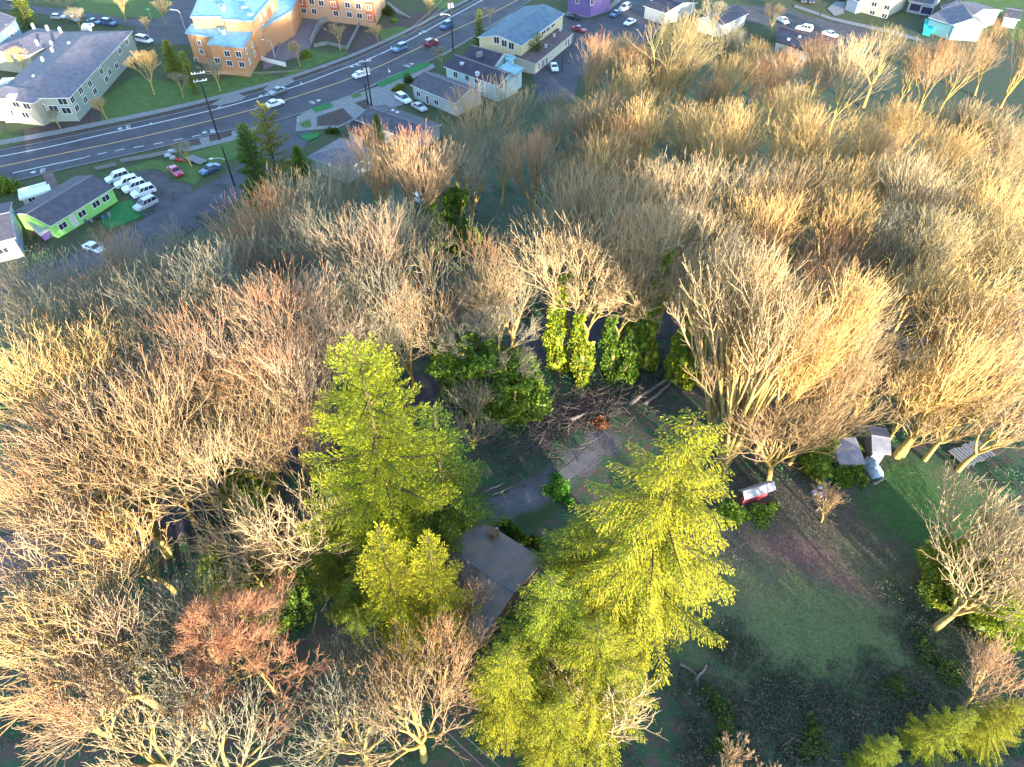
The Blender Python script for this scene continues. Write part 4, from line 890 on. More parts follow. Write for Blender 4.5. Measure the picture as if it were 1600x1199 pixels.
def street_sign(bu, bv, label):
    p = P(bu, bv); o = thing('street_sign', label, 'sign', p, .4); b = MB(); b.tube([(0,0,0),(0,0,2.9)], .04, STEEL, 6); b.build('post', o)
    b = MB(); b.box(-.6, .6, -.02, .02, 2.7, 2.95, mat('sign_green', (.02,.35,.16), .5)); b.build('sign_plate', o); b = MB(); b.box(-.02, .02, -.6, .6, 2.4, 2.65, mat('sign_green', (.02,.35,.16), .5)); b.build('sign_plate', o)
street_sign(501-101,103,'green street name sign on the grass by the forecourt'); street_sign(237,30,'green street name sign on the corner behind the apartments')
p = P(466,192); o = thing('hydrant', 'small pale orange hydrant on the corner of the side street', 'hydrant', p)
b = MB(); HM = mat('hydrant_paint', (.55,.35,.22), .5); b.tube([(0,0,0),(0,0,.1),(0,0,.11),(0,0,.75),(0,0,.9)], [.22,.22,.15,.15,.05], HM, 10); b.build('barrel', o); b = MB(); b.tube([(-.28,0,.55),(.28,0,.55)], .08, HM, 8); b.build('nozzle', o)
def wire(a, b_, label, sag=1.0, r=.03):
    m_ = MB(); a = Vector(a); b_ = Vector(b_); m_.tube([a.lerp(b_, t/12)-Vector((0,0,4*sag*(t/12)*(1-t/12))) for t in range(13)], r, mat('wire', (.12,.12,.13), .6), 4)
    tag(m_.build('overhead_wire'), label, 'wire', 'overhead wires')
for dx, nm in ((-1.2,'left'),(1.2,'right')):
    for (q1, q2, l) in ((pA, pB, 'from the crossarm pole to the twin poles'), (pB, pE, 'from the twin poles to the transformer pole')):
        h1 = q1[1]+Vector((dx*math.cos(.4), dx*math.sin(.4)-.15, q1[2]-.2)); h2 = q2[1]+Vector((dx*math.cos(.4), dx*math.sin(.4)-.15, q2[2]-.2)); wire(h1, h2, f'{nm} hand thin wire strung {l}', 1.2)
# service wires below the conifers
wire(P(668,1096,h=7), P(800,1215,h=9), 'upper of two pale wires crossing the dark gap below the house', .3, .03)
wire(P(672,1118,h=7), P(790,1230,h=9), 'lower of two pale wires crossing the dark gap below the house', .3, .03)
# ------------------------------------------------------------------ junk, fences, logs
def log(pa, pb, r, label, grp='felled logs and poles', m=None):
    a, b_ = P(*pa), P(*pb); m_ = MB(); n = 5; rr = random.Random(pa[0]); pts = [a.lerp(b_, i/n)+Vector((rr.uniform(-.1,.1), rr.uniform(-.1,.1), r)) for i in range(n+1)]
    m_.tube(pts, [r*(1-.5*i/n) for i in range(n+1)], m or mat('weathered_log', (.20,.17,.16), .95, noise=.3, nscale=4), 7); tag(m_.build('log'), label, 'log', grp)
log((985,633),(1052,588),.32,'long grey log lying above the orange brush, upper one'); log((1008,634),(1048,600),.28,'long grey log lying just right of the longest one'); log((892,658),(918,646),.3,'short pale log left of the orange brush pile')
log((758,770),(788,756),.14,'pale plank beside the gravel drive, upper'); log((770,776),(800,762),.14,'pale plank beside the gravel drive, lower'); log((1362,758),(1382,750),.2,'grey log lying below the meadow sheds')
log((1085,1065),(1105,1040),.18,'curved dark branch lying by the stump below the tall conifer'); log((1063,1040),(1093,1058),.16,'thin branch beside the dark hollow'); log((840,700),(870,640),.1,'bent thin trunk arching over the brush left of the logs')
log((862,650),(850,600),.1,'broken sapling leaning across the dark brush'); log((1200,800),(1218,785),.1,'pale stick by the red shed'); log((1275,800),(1290,770),.12,'pale pole standing in the junk left of the meadow sheds')
o = thing('junk_pile', 'heap of scrap with an orange piece between the red shed and the tin roofs', 'scrap', P(1283,775), .3)
for i, (x, y, s, m_) in enumerate(((0,0,.9,WOODG),(.8,.3,.6,mat('orange_plastic', (.6,.16,.04), .5)),(-.7,.5,.7,TIN),(.2,-.8,.6,DARK),(.4,.9,.5,WHITE))):
    b = MB(); b.box(x-s/2, x+s/2, y-s/3, y+s/3, 0, s*.6, m_); b.box(x-s/2-.04, x+s/2+.04, y-s/3-.04, y+s/3+.04, s*.6-.002, s*.6+.06, m_); b.build('scrap_piece', o)
o = thing('kayak', 'red kayak with pointed ends lying among junk above the red car', 'kayak', P(280,252)+Vector((0,0,.1)), -.5)
b = MB(); pts = [(-1.9+3.8*i/10, 0, .3+.12*abs(i-5)/5) for i in range(11)]; b.tube(pts, [.04+.34*math.sin(math.pi*i/10) for i in range(11)], mat('red_hull', (.55,.03,.04), .35), 8); b.build('hull', o, smooth=True)
b = MB(); b.tube([(-.5,0,.6),(0,0,.66),(.5,0,.6)], [.1,.26,.1], DARK, 8); b.build('cockpit', o)
o = thing('junk_pile', 'pale covered junk beside the red kayak', 'scrap', P(270,240), .2)
for i, (x, y, s) in enumerate(((0,0,1.6),(-.6,-1.8,1.3),(.6,-3.2,1.0))):
    b = MB(); n_ = 6; TARP = mat('grey_cover', (.32,.37,.42), .6, noise=.3, nscale=2); b.tube([(x-s*.6,y,.3),(x-s*.3,y,.55),(x+s*.3,y,.55),(x+s*.6,y,.3)], [.2,.5,.5,.2], TARP, 8); b.build('covered_item', o)
o = thing('picket_fence', 'long low grey wooden fence along the near side of the main road', 'fence', P(200,248))
wallrun(o, [(150,266),(182,259)], .7, .12, WOODG, 'fence_panel'); wallrun(o, [(190,254),(232,247),(265,240)], .8, .12, WOODG, 'fence_panel')
o = thing('flatbed_trailer', 'grey slatted trailer bed on the grass above the dark blue car', 'trailer', P(308,253), -.55)
for i in range(9): b = MB(); b.box(-2.4, 2.4, -1.0+i*.23, -.83+i*.23, .5, .56, WOODG); b.build('plank', o)
b = MB(); b.box(-2.3, 2.3, -1.0, -.9, .3, .49, DARK); b.box(-2.3, 2.3, .95, 1.05, .3, .49, DARK); b.build('frame', o)
for s in (-1.1, 1.1): b = MB(); b.tube([(0,s-.1,.3),(0,s+.1,.3)], .3, TYRE, 12); b.build('wheel', o)
o = thing('handcart', 'small dark cart with pale lid parked by the corner of the hidden house', 'cart', P(748,800), .5)
b = MB(); b.box(-.5,.5,-.4,.4,.3,.9, DARK); b.build('tub', o); b = MB(); b.box(-.3,.3,-.3,.3,.902,.97, WHITE); b.build('lid', o)
for s in (-.45, .45): b = MB(); b.tube([(-.3,s-.05,.2),(-.3,s+.05,.2)], .2, TYRE, 10); b.build('wheel', o)
o = thing('yard_clutter', 'row of dark pots and barrels in front of the lime green house', 'pots', P(130,345), .5)
for i in range(9): b = MB(); x = -4+i*1.1; b.tube([(x, -.4*(i % 2)-1, 0),(x, -.4*(i % 2)-1, .5+.15*(i % 3))], [.25,.32], (DARK, mat('blue_barrel', (.06,.12,.3), .5), WOODG)[i % 3], 9); b.build('pot', o)
# ------------------------------------------------------------------ the woods
ORD = ['first','second','third','fourth','fifth','sixth','seventh','eighth','ninth','tenth','eleventh','twelfth','thirteenth','fourteenth','fifteenth','sixteenth','seventeenth','eighteenth','nineteenth','twentieth','twenty-first','twenty-second','twenty-third','twenty-fourth']
LOOK = dict(mauve='mauve-grey', cream='cream-twigged', grey='ash-grey', rust='rust-tipped', gold='golden-barked', olive='dull olive', pale='bright pale', brown='brownish', red='red-twigged')
def row(desc, trees):
    rj = random.Random(len(desc)*13+len(trees)); dv_ = -15 if ('bungalows' in desc or 'top right edge' in desc[-22:] and 'rank' not in desc) else 0; trees = [(t[0]+rj.uniform(-11, 11), t[1]+dv_+rj.uniform(-13, 10), t[2]*rj.uniform(.9, 1.12), (t[3][0]+str(rj.randrange({'v': 6, 'r': 4, 'w': 4}[t[3][0]]))) if t[3][0] in 'vrw' else t[3], *t[4:]) for t in trees]
    for i, t in enumerate(sorted(trees, key=lambda q: q[0])):
        u, v, h, kd, tn = t[:5]
        place_bare(u, v, h, kd, tn, f"{LOOK[tn]} leafless tree, {ORD[i]} from left {desc}", group='leafless trees of the woods')
row('fringing the lime house and car park',
    [(20,405,17,'v1','grey'),(88,383,17,'v2','grey'),(150,372,17,'r1','mauve'),(215,360,17,'v3','grey'),(280,345,18,'v0','grey'),(340,332,18,'v1','mauve')])
row('along the edge below the bungalows',
    [(405,280,22,'r0','rust'),(462,276,21,'v2','grey'),(515,262,21,'v3','grey'),(568,212,23,'r1','rust'),(632,218,22,'r2','rust'),(700,215,18,'v1','grey'),(730,255,17,'v3','grey'),(775,215,17,'v0','grey'),(742,150,21,'v0','cream'),(800,128,20,'v1','grey'),(660,255,17,'v2','grey')])
row('in the clump below the yellow hall',
    [(842,205,21,'r1','rust'),(895,165,18,'v3','grey'),(928,42,19,'r0','rust'),(985,95,18,'v1','gold'),(860,130,15,'w0','grey'),(940,150,19,'v0','brown')])
row('along the top centre edge',
    [(1030,130,18,'v0','gold'),(985,45,17,'v0','olive'),(1140,75,18,'v0','gold'),(1038,-2,24,'w0','olive'),(1095,30,20,'w1','olive'),(1150,25,17,'v2','grey'),(1188,88,17,'r2','rust'),(1060,90,18,'v3','gold'),(1120,105,18,'r1','brown'),(1012,62,18,'r2','brown'),(960,128,18,'v1','brown'),(1088,68,19,'v0','olive'),(1165,62,18,'v2','gold'),(1215,66,16,'w0','brown')])
row('along the top right edge',
    [(1240,92,18,'r0','rust'),(1300,62,21,'r1','rust'),(1352,60,20,'v0','pale'),(1402,52,17,'w1','olive'),(1440,62,19,'v2','cream'),(1480,58,20,'r2','rust'),(1530,58,18,'v3','brown'),(1578,42,20,'r0','rust'),(1620,50,20,'v1','brown')])
row('one rank below the top right edge',
    [(970,185,21,'r2','rust'),(1015,150,21,'v0','gold'),(1075,160,21,'v1','gold'),(1130,165,21,'v2','gold'),(1180,150,21,'v3','gold'),(1235,135,22,'v0','gold'),(1290,150,22,'v2','gold'),(1345,165,20,'w0','gold'),(1400,150,21,'v1','gold'),(1455,150,20,'v3','gold'),(1510,150,20,'w1','olive'),(1565,140,20,'v0','brown'),(1610,160,20,'v2','olive')])
row('two ranks below the top right edge',
    [(905,235,19,'v0','brown'),(925,262,22,'v0','cream'),(955,205,20,'v1','gold'),(1140,200,20,'v1','gold'),(1260,200,21,'v1','gold'),(1375,195,21,'v1','cream'),(1495,195,21,'v1','gold'),(1590,190,21,'v1','cream'),(985,245,23,'v3','cream'),(1045,240,23,'v2','cream'),(1105,235,22,'v1','pale'),(1165,240,22,'v3','pale'),(1225,235,22,'v2','brown'),(1285,245,21,'w0','brown'),(1345,240,22,'v0','gold'),(1410,235,23,'v1','gold'),(1470,240,22,'v2','pale'),(1530,235,21,'w1','olive'),(1590,240,22,'v3','olive')])
row('far side of the hidden right road',
    [(875,300,19,'v0','grey'),(950,300,21,'v0','cream'),(905,340,22,'w0','cream'),(1215,290,21,'v0','gold'),(1340,285,21,'v0','gold'),(1465,280,21,'v0','cream'),(1590,285,21,'v0','gold'),(1000,320,24,'v1','cream'),(1060,315,25,'v3','cream'),(1120,330,22,'v0','cream'),(1185,345,20,'r1','rust'),(1250,350,20,'r2','brown'),(1310,340,21,'r0','rust'),(1370,340,20,'w1','brown'),(1435,325,22,'v1','grey'),(1500,325,22,'v0','olive'),(1560,330,23,'v2','olive'),(1615,330,22,'w0','olive')])
row('lining the hidden right road',
    [(1385,420,21,'v3','cream'),(1440,395,21,'w0','olive'),(1500,420,23,'v2','gold'),(1560,430,22,'v1','gold'),(1610,430,22,'v3','cream'),(1330,425,20,'r2','brown')])
row('in the tall poplar clump',
    [(1195,390,31,'d0','cream'),(1250,375,32,'d1','cream'),(1305,410,30,'d2','gold'),(1212,485,24,'d1','brown'),(1235,460,26,'d0','gold'),(1340,470,24,'d1','cream')])
row('in the tangle above the meadow sheds',
    [(1345,530,16,'w0','pale'),(1410,535,15,'w1','cream'),(1475,550,18,'v0','gold'),(1540,520,20,'w0','gold'),(1600,525,20,'v1','cream'),(1455,630,10,'w1','cream'),(1530,615,13,'w0','brown'),(1595,610,14,'w1','cream'),(1300,560,20,'r1','brown'),(1255,610,17,'w0','brown'),(1160,615,11,'r2','brown'),(1180,640,12,'r0','brown')])
row('one rank below the car park fringe',
    [(20,460,20,'v3','grey'),(80,455,20,'v0','grey'),(140,440,21,'v1','mauve'),(200,425,21,'v2','mauve'),(262,410,21,'v3','grey'),(322,395,22,'v0','grey'),(385,345,23,'r2','mauve'),(440,335,23,'v1','grey'),(495,330,23,'v2','grey'),(548,320,22,'v3','mauve'),(600,300,21,'v0','grey')])
row('two ranks below the car park fringe',
    [(15,540,21,'w0','gold'),(75,520,21,'v1','gold'),(135,505,22,'v2','gold'),(200,490,22,'r1','grey'),(258,470,23,'r0','mauve'),(325,455,22,'v0','brown'),(385,445,23,'r2','mauve'),(445,430,23,'r0','mauve'),(505,420,22,'v3','grey'),(560,400,20,'w1','grey')])
row('in the group above the left conifer',
    [(630,450,17,'r1','rust'),(690,400,20,'w0','cream'),(745,375,20,'r2','cream'),(800,395,18,'w1','grey'),(690,475,14,'r0','rust'),(770,440,15,'w0','cream'),(590,465,17,'v1','grey'),(650,330,14,'w1','grey')])
row('three ranks below the car park fringe',
    [(45,625,21,'r0','mauve'),(105,600,22,'w1','mauve'),(165,575,23,'v2','brown'),(225,560,23,'r1','mauve'),(285,550,22,'v3','mauve'),(340,540,22,'r2','brown'),(395,530,22,'r0','mauve'),(445,520,18,'v0','brown')])
row('along the left woods road',
    [(70,700,20,'w0','rust'),(140,690,21,'w1','brown'),(205,670,20,'r1','brown'),(290,650,20,'v1','cream'),(350,640,19,'v0','cream'),(420,640,15,'r2','brown'),(5,740,19,'r0','rust')])
row('filling the lower left corner',
    [(35,850,18,'w1','mauve'),(100,925,16,'w0','cream'),(185,965,16,'w1','cream'),(255,940,16,'v0','grey'),(45,960,18,'w0','gold'),(130,1010,18,'w1','mauve'),(225,1040,17,'w0','grey'),(60,1080,17,'r1','rust'),(170,1120,16,'w1','cream'),(270,1130,15,'w0','grey')])
row('between red tree and hidden house',
    [(480,1080,13,'w1','grey'),(545,1120,12,'w0','grey'),(600,1015,15,'r1','brown'),(680,1015,13,'r0','rust'),(640,1090,14,'w1','brown'),(520,1000,10,'v1','grey')])
place_bare(358,972,17,'s0','red','single-trunked tree with bright red twigs and a long pale trunk at the bottom left', lean=(0,0), wd=1.15)
place_bare(440,760,17,'w1','pale','round pale crown of bare branches left of the yellow-green conifers', wd=1.05)
place_bare(380,800,15,'w0','cream','bare cream crown with green ivy at its heart, just below the pale round crown')
place_bare(735,600,9,'w0','grey','small ash-grey tree with fine twigs sprouting from the ivy between the conifers')
place_bare(735,640,8,'w1','grey','low ash-grey tree with arching roots of branches above the gravel drive')
place_bare(1545,775,14,'w1','pale','wide bare tree spreading over the meadow from the right edge, upper one', wd=1.1)
place_bare(1585,860,16,'w0','cream','bare tree over green ivy at the right edge, lower one', wd=1.1)
place_bare(1600,1035,11,'r1','rust','rusty twigged small tree at the right edge below the meadow')
place_bare(1310,770,6,'t0','rust','little orange-twigged tree hanging over the meadow in front of the tin roofs', name='sapling', wd=1.3)
place_bare(1145,1190,5,'t1','rust','orange twiggy bush at the bottom edge right of the conifers', name='sapling', wd=1.5)
place_bare(1215,1215,5,'t2','rust','second orange twiggy bush at the bottom edge, farther right', name='sapling', wd=1.5)
place_bare(155,770,19,'v3','gold','leafless tree with a golden forked trunk by the left end of the woods road')
place_bare(950,1090,14,'w1','pale','pale dead branches rising through the lowest yellow conifer')
# street trees of the town
STT = 'bare street trees of the town'
for (u, v, h, tn, l) in ((215,78,11,'gold','big bare street tree beside the apartment block corner'),(272,112,6.5,'grey','bare young tree on the lawn below the dark columnar conifers'),(330,95,7.5,'grey','bare young tree in front of the orange building corner'),
    (152,150,6,'cream','small bare tree at the foot of the apartment block'),(80,170,5,'grey','smallest bare tree on the mulch bed below the apartments'),(222,28,5,'cream','little bare tree on the corner behind the apartments'),
    (460,62,7,'olive','bare tree on the lawn below the forecourt'),(525,38,7,'olive','greenish bare tree inside the walled garden'),(588,38,5.5,'gold','small golden bare tree below the end of the orange building'),
    (668,-5,6,'olive','bare young tree on the bed by the far end of the main road'),(688,70,6.5,'grey','bare tree between the mint house and the road'),(20,70,8,'cream','bare tree in the courtyard of the apartment block'),
    (285,220,6,'grey','bare tree over the junk by the main road'),(110,10,7,'grey','dim bare tree beyond the apartments at the top left'),(180,-10,8,'cream','tall bare tree on the top left lawn'),(245,-5,8,'cream','second tall bare tree on the top left lawn'),
    (1218,5,9,'cream','bare tree at the left end of the top right street'),(1125,0,11,'grey','dark bare tree at the top edge by the ridge-trimmed roof'),(765,12,5,'cream','tiny bare street tree by the hall roof')):
    place_bare(u, v, h, 't%d' % (int(u) % 3), tn, l, group=STT, wd=1.15)
# ---- ivy-clad trunks
IVYM = [ivy_mesh(i+1, 10, 1.6) for i in range(3)]
IVYB = [ivy_mesh(i+11, 10, 3.2, n=16000, lsz=.24, taper=.6) for i in range(3)]
def ivy_tree(u, v, h, r, k, label, top=None, col=(1,1,1), tint='cream'):
    p = P(u, v, h=h)-Vector((0,0,h)); o = thing('ivy_tree', label, 'tree', p, k*1.3, 'ivy-covered trunks in the woods')
    big = r > 2.1; a = linkmesh((IVYB if big else IVYM)[k % 3], 'ivy', o); a.scale = (r/(2.9 if big else 1.35),)*2+(h/9.2,); a.color = (*col, 1)
    tm, cm, H0 = bare('i%d' % (k % 3)); s = max(top or 0, h*1.5)/H0
    t = linkmesh(tm, 'trunk', o); t.scale = (s, s, s); c = linkmesh(cm, 'crown', o); c.scale = (s, s, s); q = TINT[tint]; c.color = (*q, 1); t.color = (1,1,1,1)
IVY_LIT = (1.4,1.3,1.0); IVY_SHADE = (.65,.85,.85)  # leaf tints with sunlight and shade painted in
ivy_tree(880,450,15,1.35,0,'ivy-clad trunk with bright lime leaves, leftmost of the three by the hidden road', 17, IVY_LIT)
ivy_tree(912,495,12,1.25,1,'stocky bright ivy column just right of the leftmost ivy trunk', 14, IVY_LIT)
ivy_tree(994,470,14,1.2,2,'dark green ivy column standing in the middle of the ivy group', 14, IVY_SHADE)
ivy_tree(962,500,11,1.25,1,'shorter dark ivy column left of the middle one', 11, IVY_SHADE)
ivy_tree(1038,418,18,1.3,0,'tall slim ivy trunk with lime top right of the dark column', 19, IVY_LIT)
ivy_tree(1100,468,15,1.4,1,'bright ivy trunk on the right side of the hidden road gap', 17, IVY_LIT)
ivy_tree(1076,505,11,1.2,0,'lower bright ivy trunk below the road gap', 12, IVY_LIT)
ivy_tree(775,535,11,3.9,0,'broad grey-green ivy mass between the two big conifers, right half', 13, IVY_SHADE, 'grey')
ivy_tree(722,545,10,3.5,2,'broad grey-green ivy mass between the two big conifers, left half', 12, IVY_SHADE, 'grey')
ivy_tree(800,590,8,2.8,1,'grey-green ivy skirt at the right foot of the broad ivy mass',9,IVY_SHADE,'grey')
ivy_tree(712,300,12,2.4,1,'ivy-green trunks behind the small pale car', 16, IVY_SHADE, 'grey')
ivy_tree(680,320,9,2.2,0,'dark ivy mound beside the small pale car gap', 12, IVY_SHADE, 'grey')
ivy_tree(610,380,9,1.8,2,'dark ivy trunk under the pink-tipped crown left of centre', 12, IVY_SHADE, 'grey')
ivy_tree(345,720,9,2.0,1,'lime ivy cluster inside the bare crowns left of the conifers, upper', 13, IVY_LIT)
ivy_tree(335,870,6,1.6,0,'lime ivy patch left of the round pale crown, lower', 9, IVY_LIT)
ivy_tree(395,900,7,2.6,2,'dark green ivy heap below the round pale crown', 9, IVY_SHADE, 'grey')
ivy_tree(1375,500,9,1.0,0,'thin ivy trunk at the left side of the blue-grey parking spot', 13, (1,1.1,1))
ivy_tree(1470,590,6,1.8,1,'yellow-lit ivy clump above the plank deck, left one', 9, IVY_LIT)
ivy_tree(1525,575,7,1.9,2,'yellow-lit ivy clump above the plank deck, right one', 10, IVY_LIT)
ivy_tree(1302,680,7,1.5,0,'ivy stump beside the patched tin roof', 9, (1.1,1.1,1))
ivy_tree(1545,880,8,3.0,1,'bright green ivy mass under the bare tree at the right edge, left lobe', 10, IVY_LIT)
ivy_tree(1590,920,8,2.6,2,'bright green ivy mass under the bare tree at the right edge, right lobe', 10, IVY_LIT)
ivy_tree(1550,850,8,2.2,0,'bright green ivy mass under the bare tree at the right edge, top lobe', 10, IVY_LIT)
# ---- the big evergreens; sunlit gold and shaded green are put into the tints
LIT_YG = (1.5,1.32,1.0)
place_fir(545,538,34,'fa',dict(seed=11,H=34,Rb=9.6,nb=130,z0=.14,droop=.10,tipup=.30,lsz=.72,top=.5,gap=.04,dens=14),'big yellow-green fir standing left of the gravel drive', (1.5,1.45,1), wd=1.0)
place_fir(676,640,24,'fb',dict(seed=12,H=24,Rb=6.5,nb=95,z0=.12,droop=.2,tipup=.15,lsz=.8,top=.7),'dark green fir shaded behind the big yellow-green one', (.6,.8,.9), wd=1.15)  # darker, cooler tint paints the shade onto this fir
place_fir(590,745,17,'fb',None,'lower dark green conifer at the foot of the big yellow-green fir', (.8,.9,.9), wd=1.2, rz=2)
place_fir(1052,636,34,'fc',dict(seed=13,H=35,Rb=10.2,nb=150,z0=.08,style='cedar',droop=.22,tipup=-.1,lsz=.75,top=.58),'tallest golden-green cedar right of the hidden house', LIT_YG)
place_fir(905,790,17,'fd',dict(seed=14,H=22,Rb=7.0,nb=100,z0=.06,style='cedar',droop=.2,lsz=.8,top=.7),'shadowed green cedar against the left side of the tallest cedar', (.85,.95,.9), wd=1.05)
place_fir(596,822,22,'fe',dict(seed=15,H=22,Rb=5.2,nb=115,z0=.1,droop=.15,tipup=.2,lsz=.7,top=.7),'golden-green fir just left of the hidden house roof, left of the pair', (1.8,1.5,1), wd=1.05)  # raised tint on this pair stands in for golden sunlight
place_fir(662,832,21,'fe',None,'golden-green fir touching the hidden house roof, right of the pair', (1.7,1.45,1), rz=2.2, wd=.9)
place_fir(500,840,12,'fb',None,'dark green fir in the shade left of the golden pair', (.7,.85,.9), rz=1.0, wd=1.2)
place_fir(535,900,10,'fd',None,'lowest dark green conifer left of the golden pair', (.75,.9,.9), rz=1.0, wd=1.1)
place_fir(872,905,20,'ff',dict(seed=16,H=24,Rb=7.5,nb=140,z0=.06,style='cedar',droop=.2,lsz=.7,top=.65),'green and gold cedar overhanging the right side of the hidden house', (1.15,1.2,1), wd=1.0)
place_fir(800,1010,17,'ff',None,'yellow cedar at the bottom centre, left of the pair', LIT_YG, rz=1.4, wd=1.0)
place_fir(950,1000,18,'fc',None,'yellow cedar at the bottom centre, right of the pair', LIT_YG, rz=2.6, wd=1.35)
place_fir(870,1090,14,'ff',None,'bright cedar cut by the bottom edge below the centre pair', LIT_YG, rz=3.6, wd=1.2)
place_fir(1510,1110,10,'fd',None,'green conifer boughs at the bottom right corner, left one', (1.3,1.25,1), rz=1.1, wd=1.0)
place_fir(1610,1100,11,'ff',None,'yellow conifer boughs at the bottom right corner, right one', LIT_YG, rz=.4, wd=.9)
place_fir(1400,1165,8,'fd',None,'low green conifer at the bottom edge below the meadow', (1.1,1.15,1), rz=2.4, wd=1.0)
# town conifers
place_fir(374,188,19,'fg',dict(seed=17,H=19,Rb=3.0,nb=140,z0=.02,droop=.12,lsz=1.1,top=.55,dens=18),'slender dark green conifer beside the lamp pole and side street', (.38,.62,.65), wd=1.3)
place_fir(403,160,17,'fh',dict(seed=18,H=17,Rb=5.0,nb=75,z0=.12,droop=.02,lsz=1.0,top=.45,gap=.2,dens=16),'loose grey-green pine right of the slender dark conifer', (1.1,.95,1.6))
place_fir(747,12,11,'fg',None,'slim dark conifer standing between the road and the yellow hall', (.8,.9,1.2), wd=1.2)
place_fir(838,50,8,'fh',None,'rounded pine in front of the brown annex roof', (.7,.9,1.3), wd=1.2)
place_fir(585,175,8,'fg',None,'small dark conifer below the twin utility poles', (.7,.95,.9), wd=1.4)
place_fir(460,225,7,'fg',None,'dark green conifer behind the red-tipped trees near the corner lawn', (.7,1,.9), wd=2.2)
place_fir(256,60,10,'fg',None,'bushy green conifer next to the white van', (1.1,1.15,1), wd=1.9)
place_fir(284,82,10,'fi',dict(seed=19,H=10,Rb=1.7,nb=70,z0=.02,droop=-.3,lsz=1.1,top=.35),'columnar green conifer beside the orange building', (1,1.1,1))
place_fir(22,-8,9,'fi',None,'green rounded conifer behind the blue corner house', (1.1,1.2,1), wd=2.4)
def shrub(u, v, r, h, label, col=(1,1,1), k=0, grp=None, name='shrub'):
    o = linkmesh(SHR[k % 3], name); o.location = P(u, v); o.scale = (r/1.5, r/1.5, h/1.6); o.rotation_euler = (0,0,u); o.color = (*col, 1); tag(o, label, 'shrub', grp)
SHR = [shrub_mesh(i, 1.5, 1.6) for i in range(3)]
shrub(12,300,3.0,4.0,'round green shrub behind the trailer at the left edge',(1,1,1),0); shrub(638,128,1.5,2.2,'round dark shrub at the bungalow corner',(.5,.5,.6),1)
shrub(625,140,1.6,1.5,'yellow-green shrub beside the white car on the drive',(1.1,1,1),2); shrub(478,88,1.8,2.0,'green shrub on the forecourt edge',(1,1,1),1); shrub(508,22,1.4,2.2,'dark clipped shrub against the orange building',(.4,.4,.6),0)
shrub(604,22,2.0,2.8,'dark clipped shrub at the right end of the orange building',(.4,.45,.6),2); shrub(616,34,1.4,.8,'bright green low shrub on the mulch bed',(1.2,1.5,1),1); shrub(518,208,1.4,1.6,'dark round shrub by the corner path',(.4,.5,.6),0)
shrub(1330,735,2.6,2.0,'green shrub heap between the tin sheds and the junk pile',(1,1,1),0); shrub(1310,745,2.2,1.8,'smaller green shrub left of the heap by the tin sheds',(.9,1.1,1),1); shrub(1190,810,2.0,1.4,'dark shrub in front of the red shed',(.8,1,.9),2)
shrub(1140,805,2.0,2.0,'green shrub between the tallest cedar and the red shed',(1,1.2,1),1); shrub(868,770,2.0,2.2,'blue-green bush beside the gravel drive and shadowed cedar',(.7,1.3,1.4),2)
HG = 'bushes in the hedge behind the hidden house'
for i, (u, v) in enumerate(((788,822),(800,834),(812,842),(826,848),(840,852))): shrub(u, v, .9, 1.3, ['leftmost','second','middle','fourth','rightmost'][i]+' dark bush in the small hedge behind the hidden house roof', (.6,.7,.6), i, HG)
BG = 'bramble mounds below the meadow'
BLAB = ['bramble mound at the bottom edge beside the orange bushes','bramble mound under the dark hollow below the tall cedar','bramble mound between the hollow and the meadow grass','bramble mound at the bottom centre of the meadow edge',
 'bramble mound right of centre on the bottom meadow edge','bramble mound at the lower right corner of the meadow grass','bramble mound along the right side of the meadow, lower','bramble mound above the left corner conifer boughs','bramble mound lowest at the left, touching the bright cedar',
 'small bramble mound highest on the left side of the meadow','bramble mound under the rusty tree at the right','bramble mound along the right side of the meadow, upper','bramble mound at the foot of the right edge ivy']
BR_PTS = ((1120,1100,3),(1170,1060,2.4),(1200,1120,3),(1270,1150,3),(1340,1120,3),(1400,1070,2.6),(1440,1010,2.6),(1430,1120,2.8),(1130,1160,2.6),(1150,1010,1.8),(1480,1050,3),(1430,950,2),(1500,960,2.4))
for i in (0, 3, 5, 6, 8, 10):
    u, v, r = BR_PTS[i]; shrub(u, v, r*.6, r*.35, BLAB[i], (.5,.6,.9), i, BG)
place_bare(722,932,9,'t1','rust','rust-brown bare twigs spreading over the lower roof of the hidden house', wd=1.2)
o = linkmesh(shrub_mesh(9, 1.5, .7, 1500, .3, mat('orange_dead_fern', (.30,.10,.035), .9), mat('brown_dead_fern', (.2,.08,.04), .9)), 'brush_heap'); o.location = P(940,665); tag(o, 'heap of bright orange dead brush left of the golden cedar top', 'brush')
o.scale = (.75,.55,.8)
# ------------------------------------------------------------------ ground cover nobody could count
def scatter(n, region, rng, excl=()):
    out = []
    x0, x1, y0, y1 = region
    while len(out) < n:
        x = rng.uniform(x0, x1); y = rng.uniform(y0, y1)
        if all(((x-cx)/rx)**2+((y-cy)/ry)**2 > 1 for cx, cy, rx, ry in excl) and not near_road(x, y): out.append((x, y))
    return np.array(out)
ROADPTS = [P(*p) for p in smooth_px([(-30,880),(60,868),(200,838),(300,790),(440,705),(560,650),(690,603),(780,568),(860,535),(950,518),(1050,508),(1200,512),(1400,522),(1500,508),(1640,470)])]+[P(*p) for p in smooth_px([(735,815),(790,795),(850,765),(905,730),(950,700),(1010,660),(1080,612),(1120,560)])]
ROADPTS = np.array([(p.x, p.y) for p in resample(ROADPTS, 1.5)])
def near_road(x, y): return np.min((ROADPTS[:, 0]-x)**2+(ROADPTS[:, 1]-y)**2) < 3.2**2
HOUSEC = P(735,890)
rng = np.random.default_rng(5)
fc = P(1290, 950)
EX = [(fc.x, fc.y, 17, 17), (P(1450,780).x, P(1450,780).y, 9, 9), (HOUSEC.x, HOUSEC.y, 8, 8)]
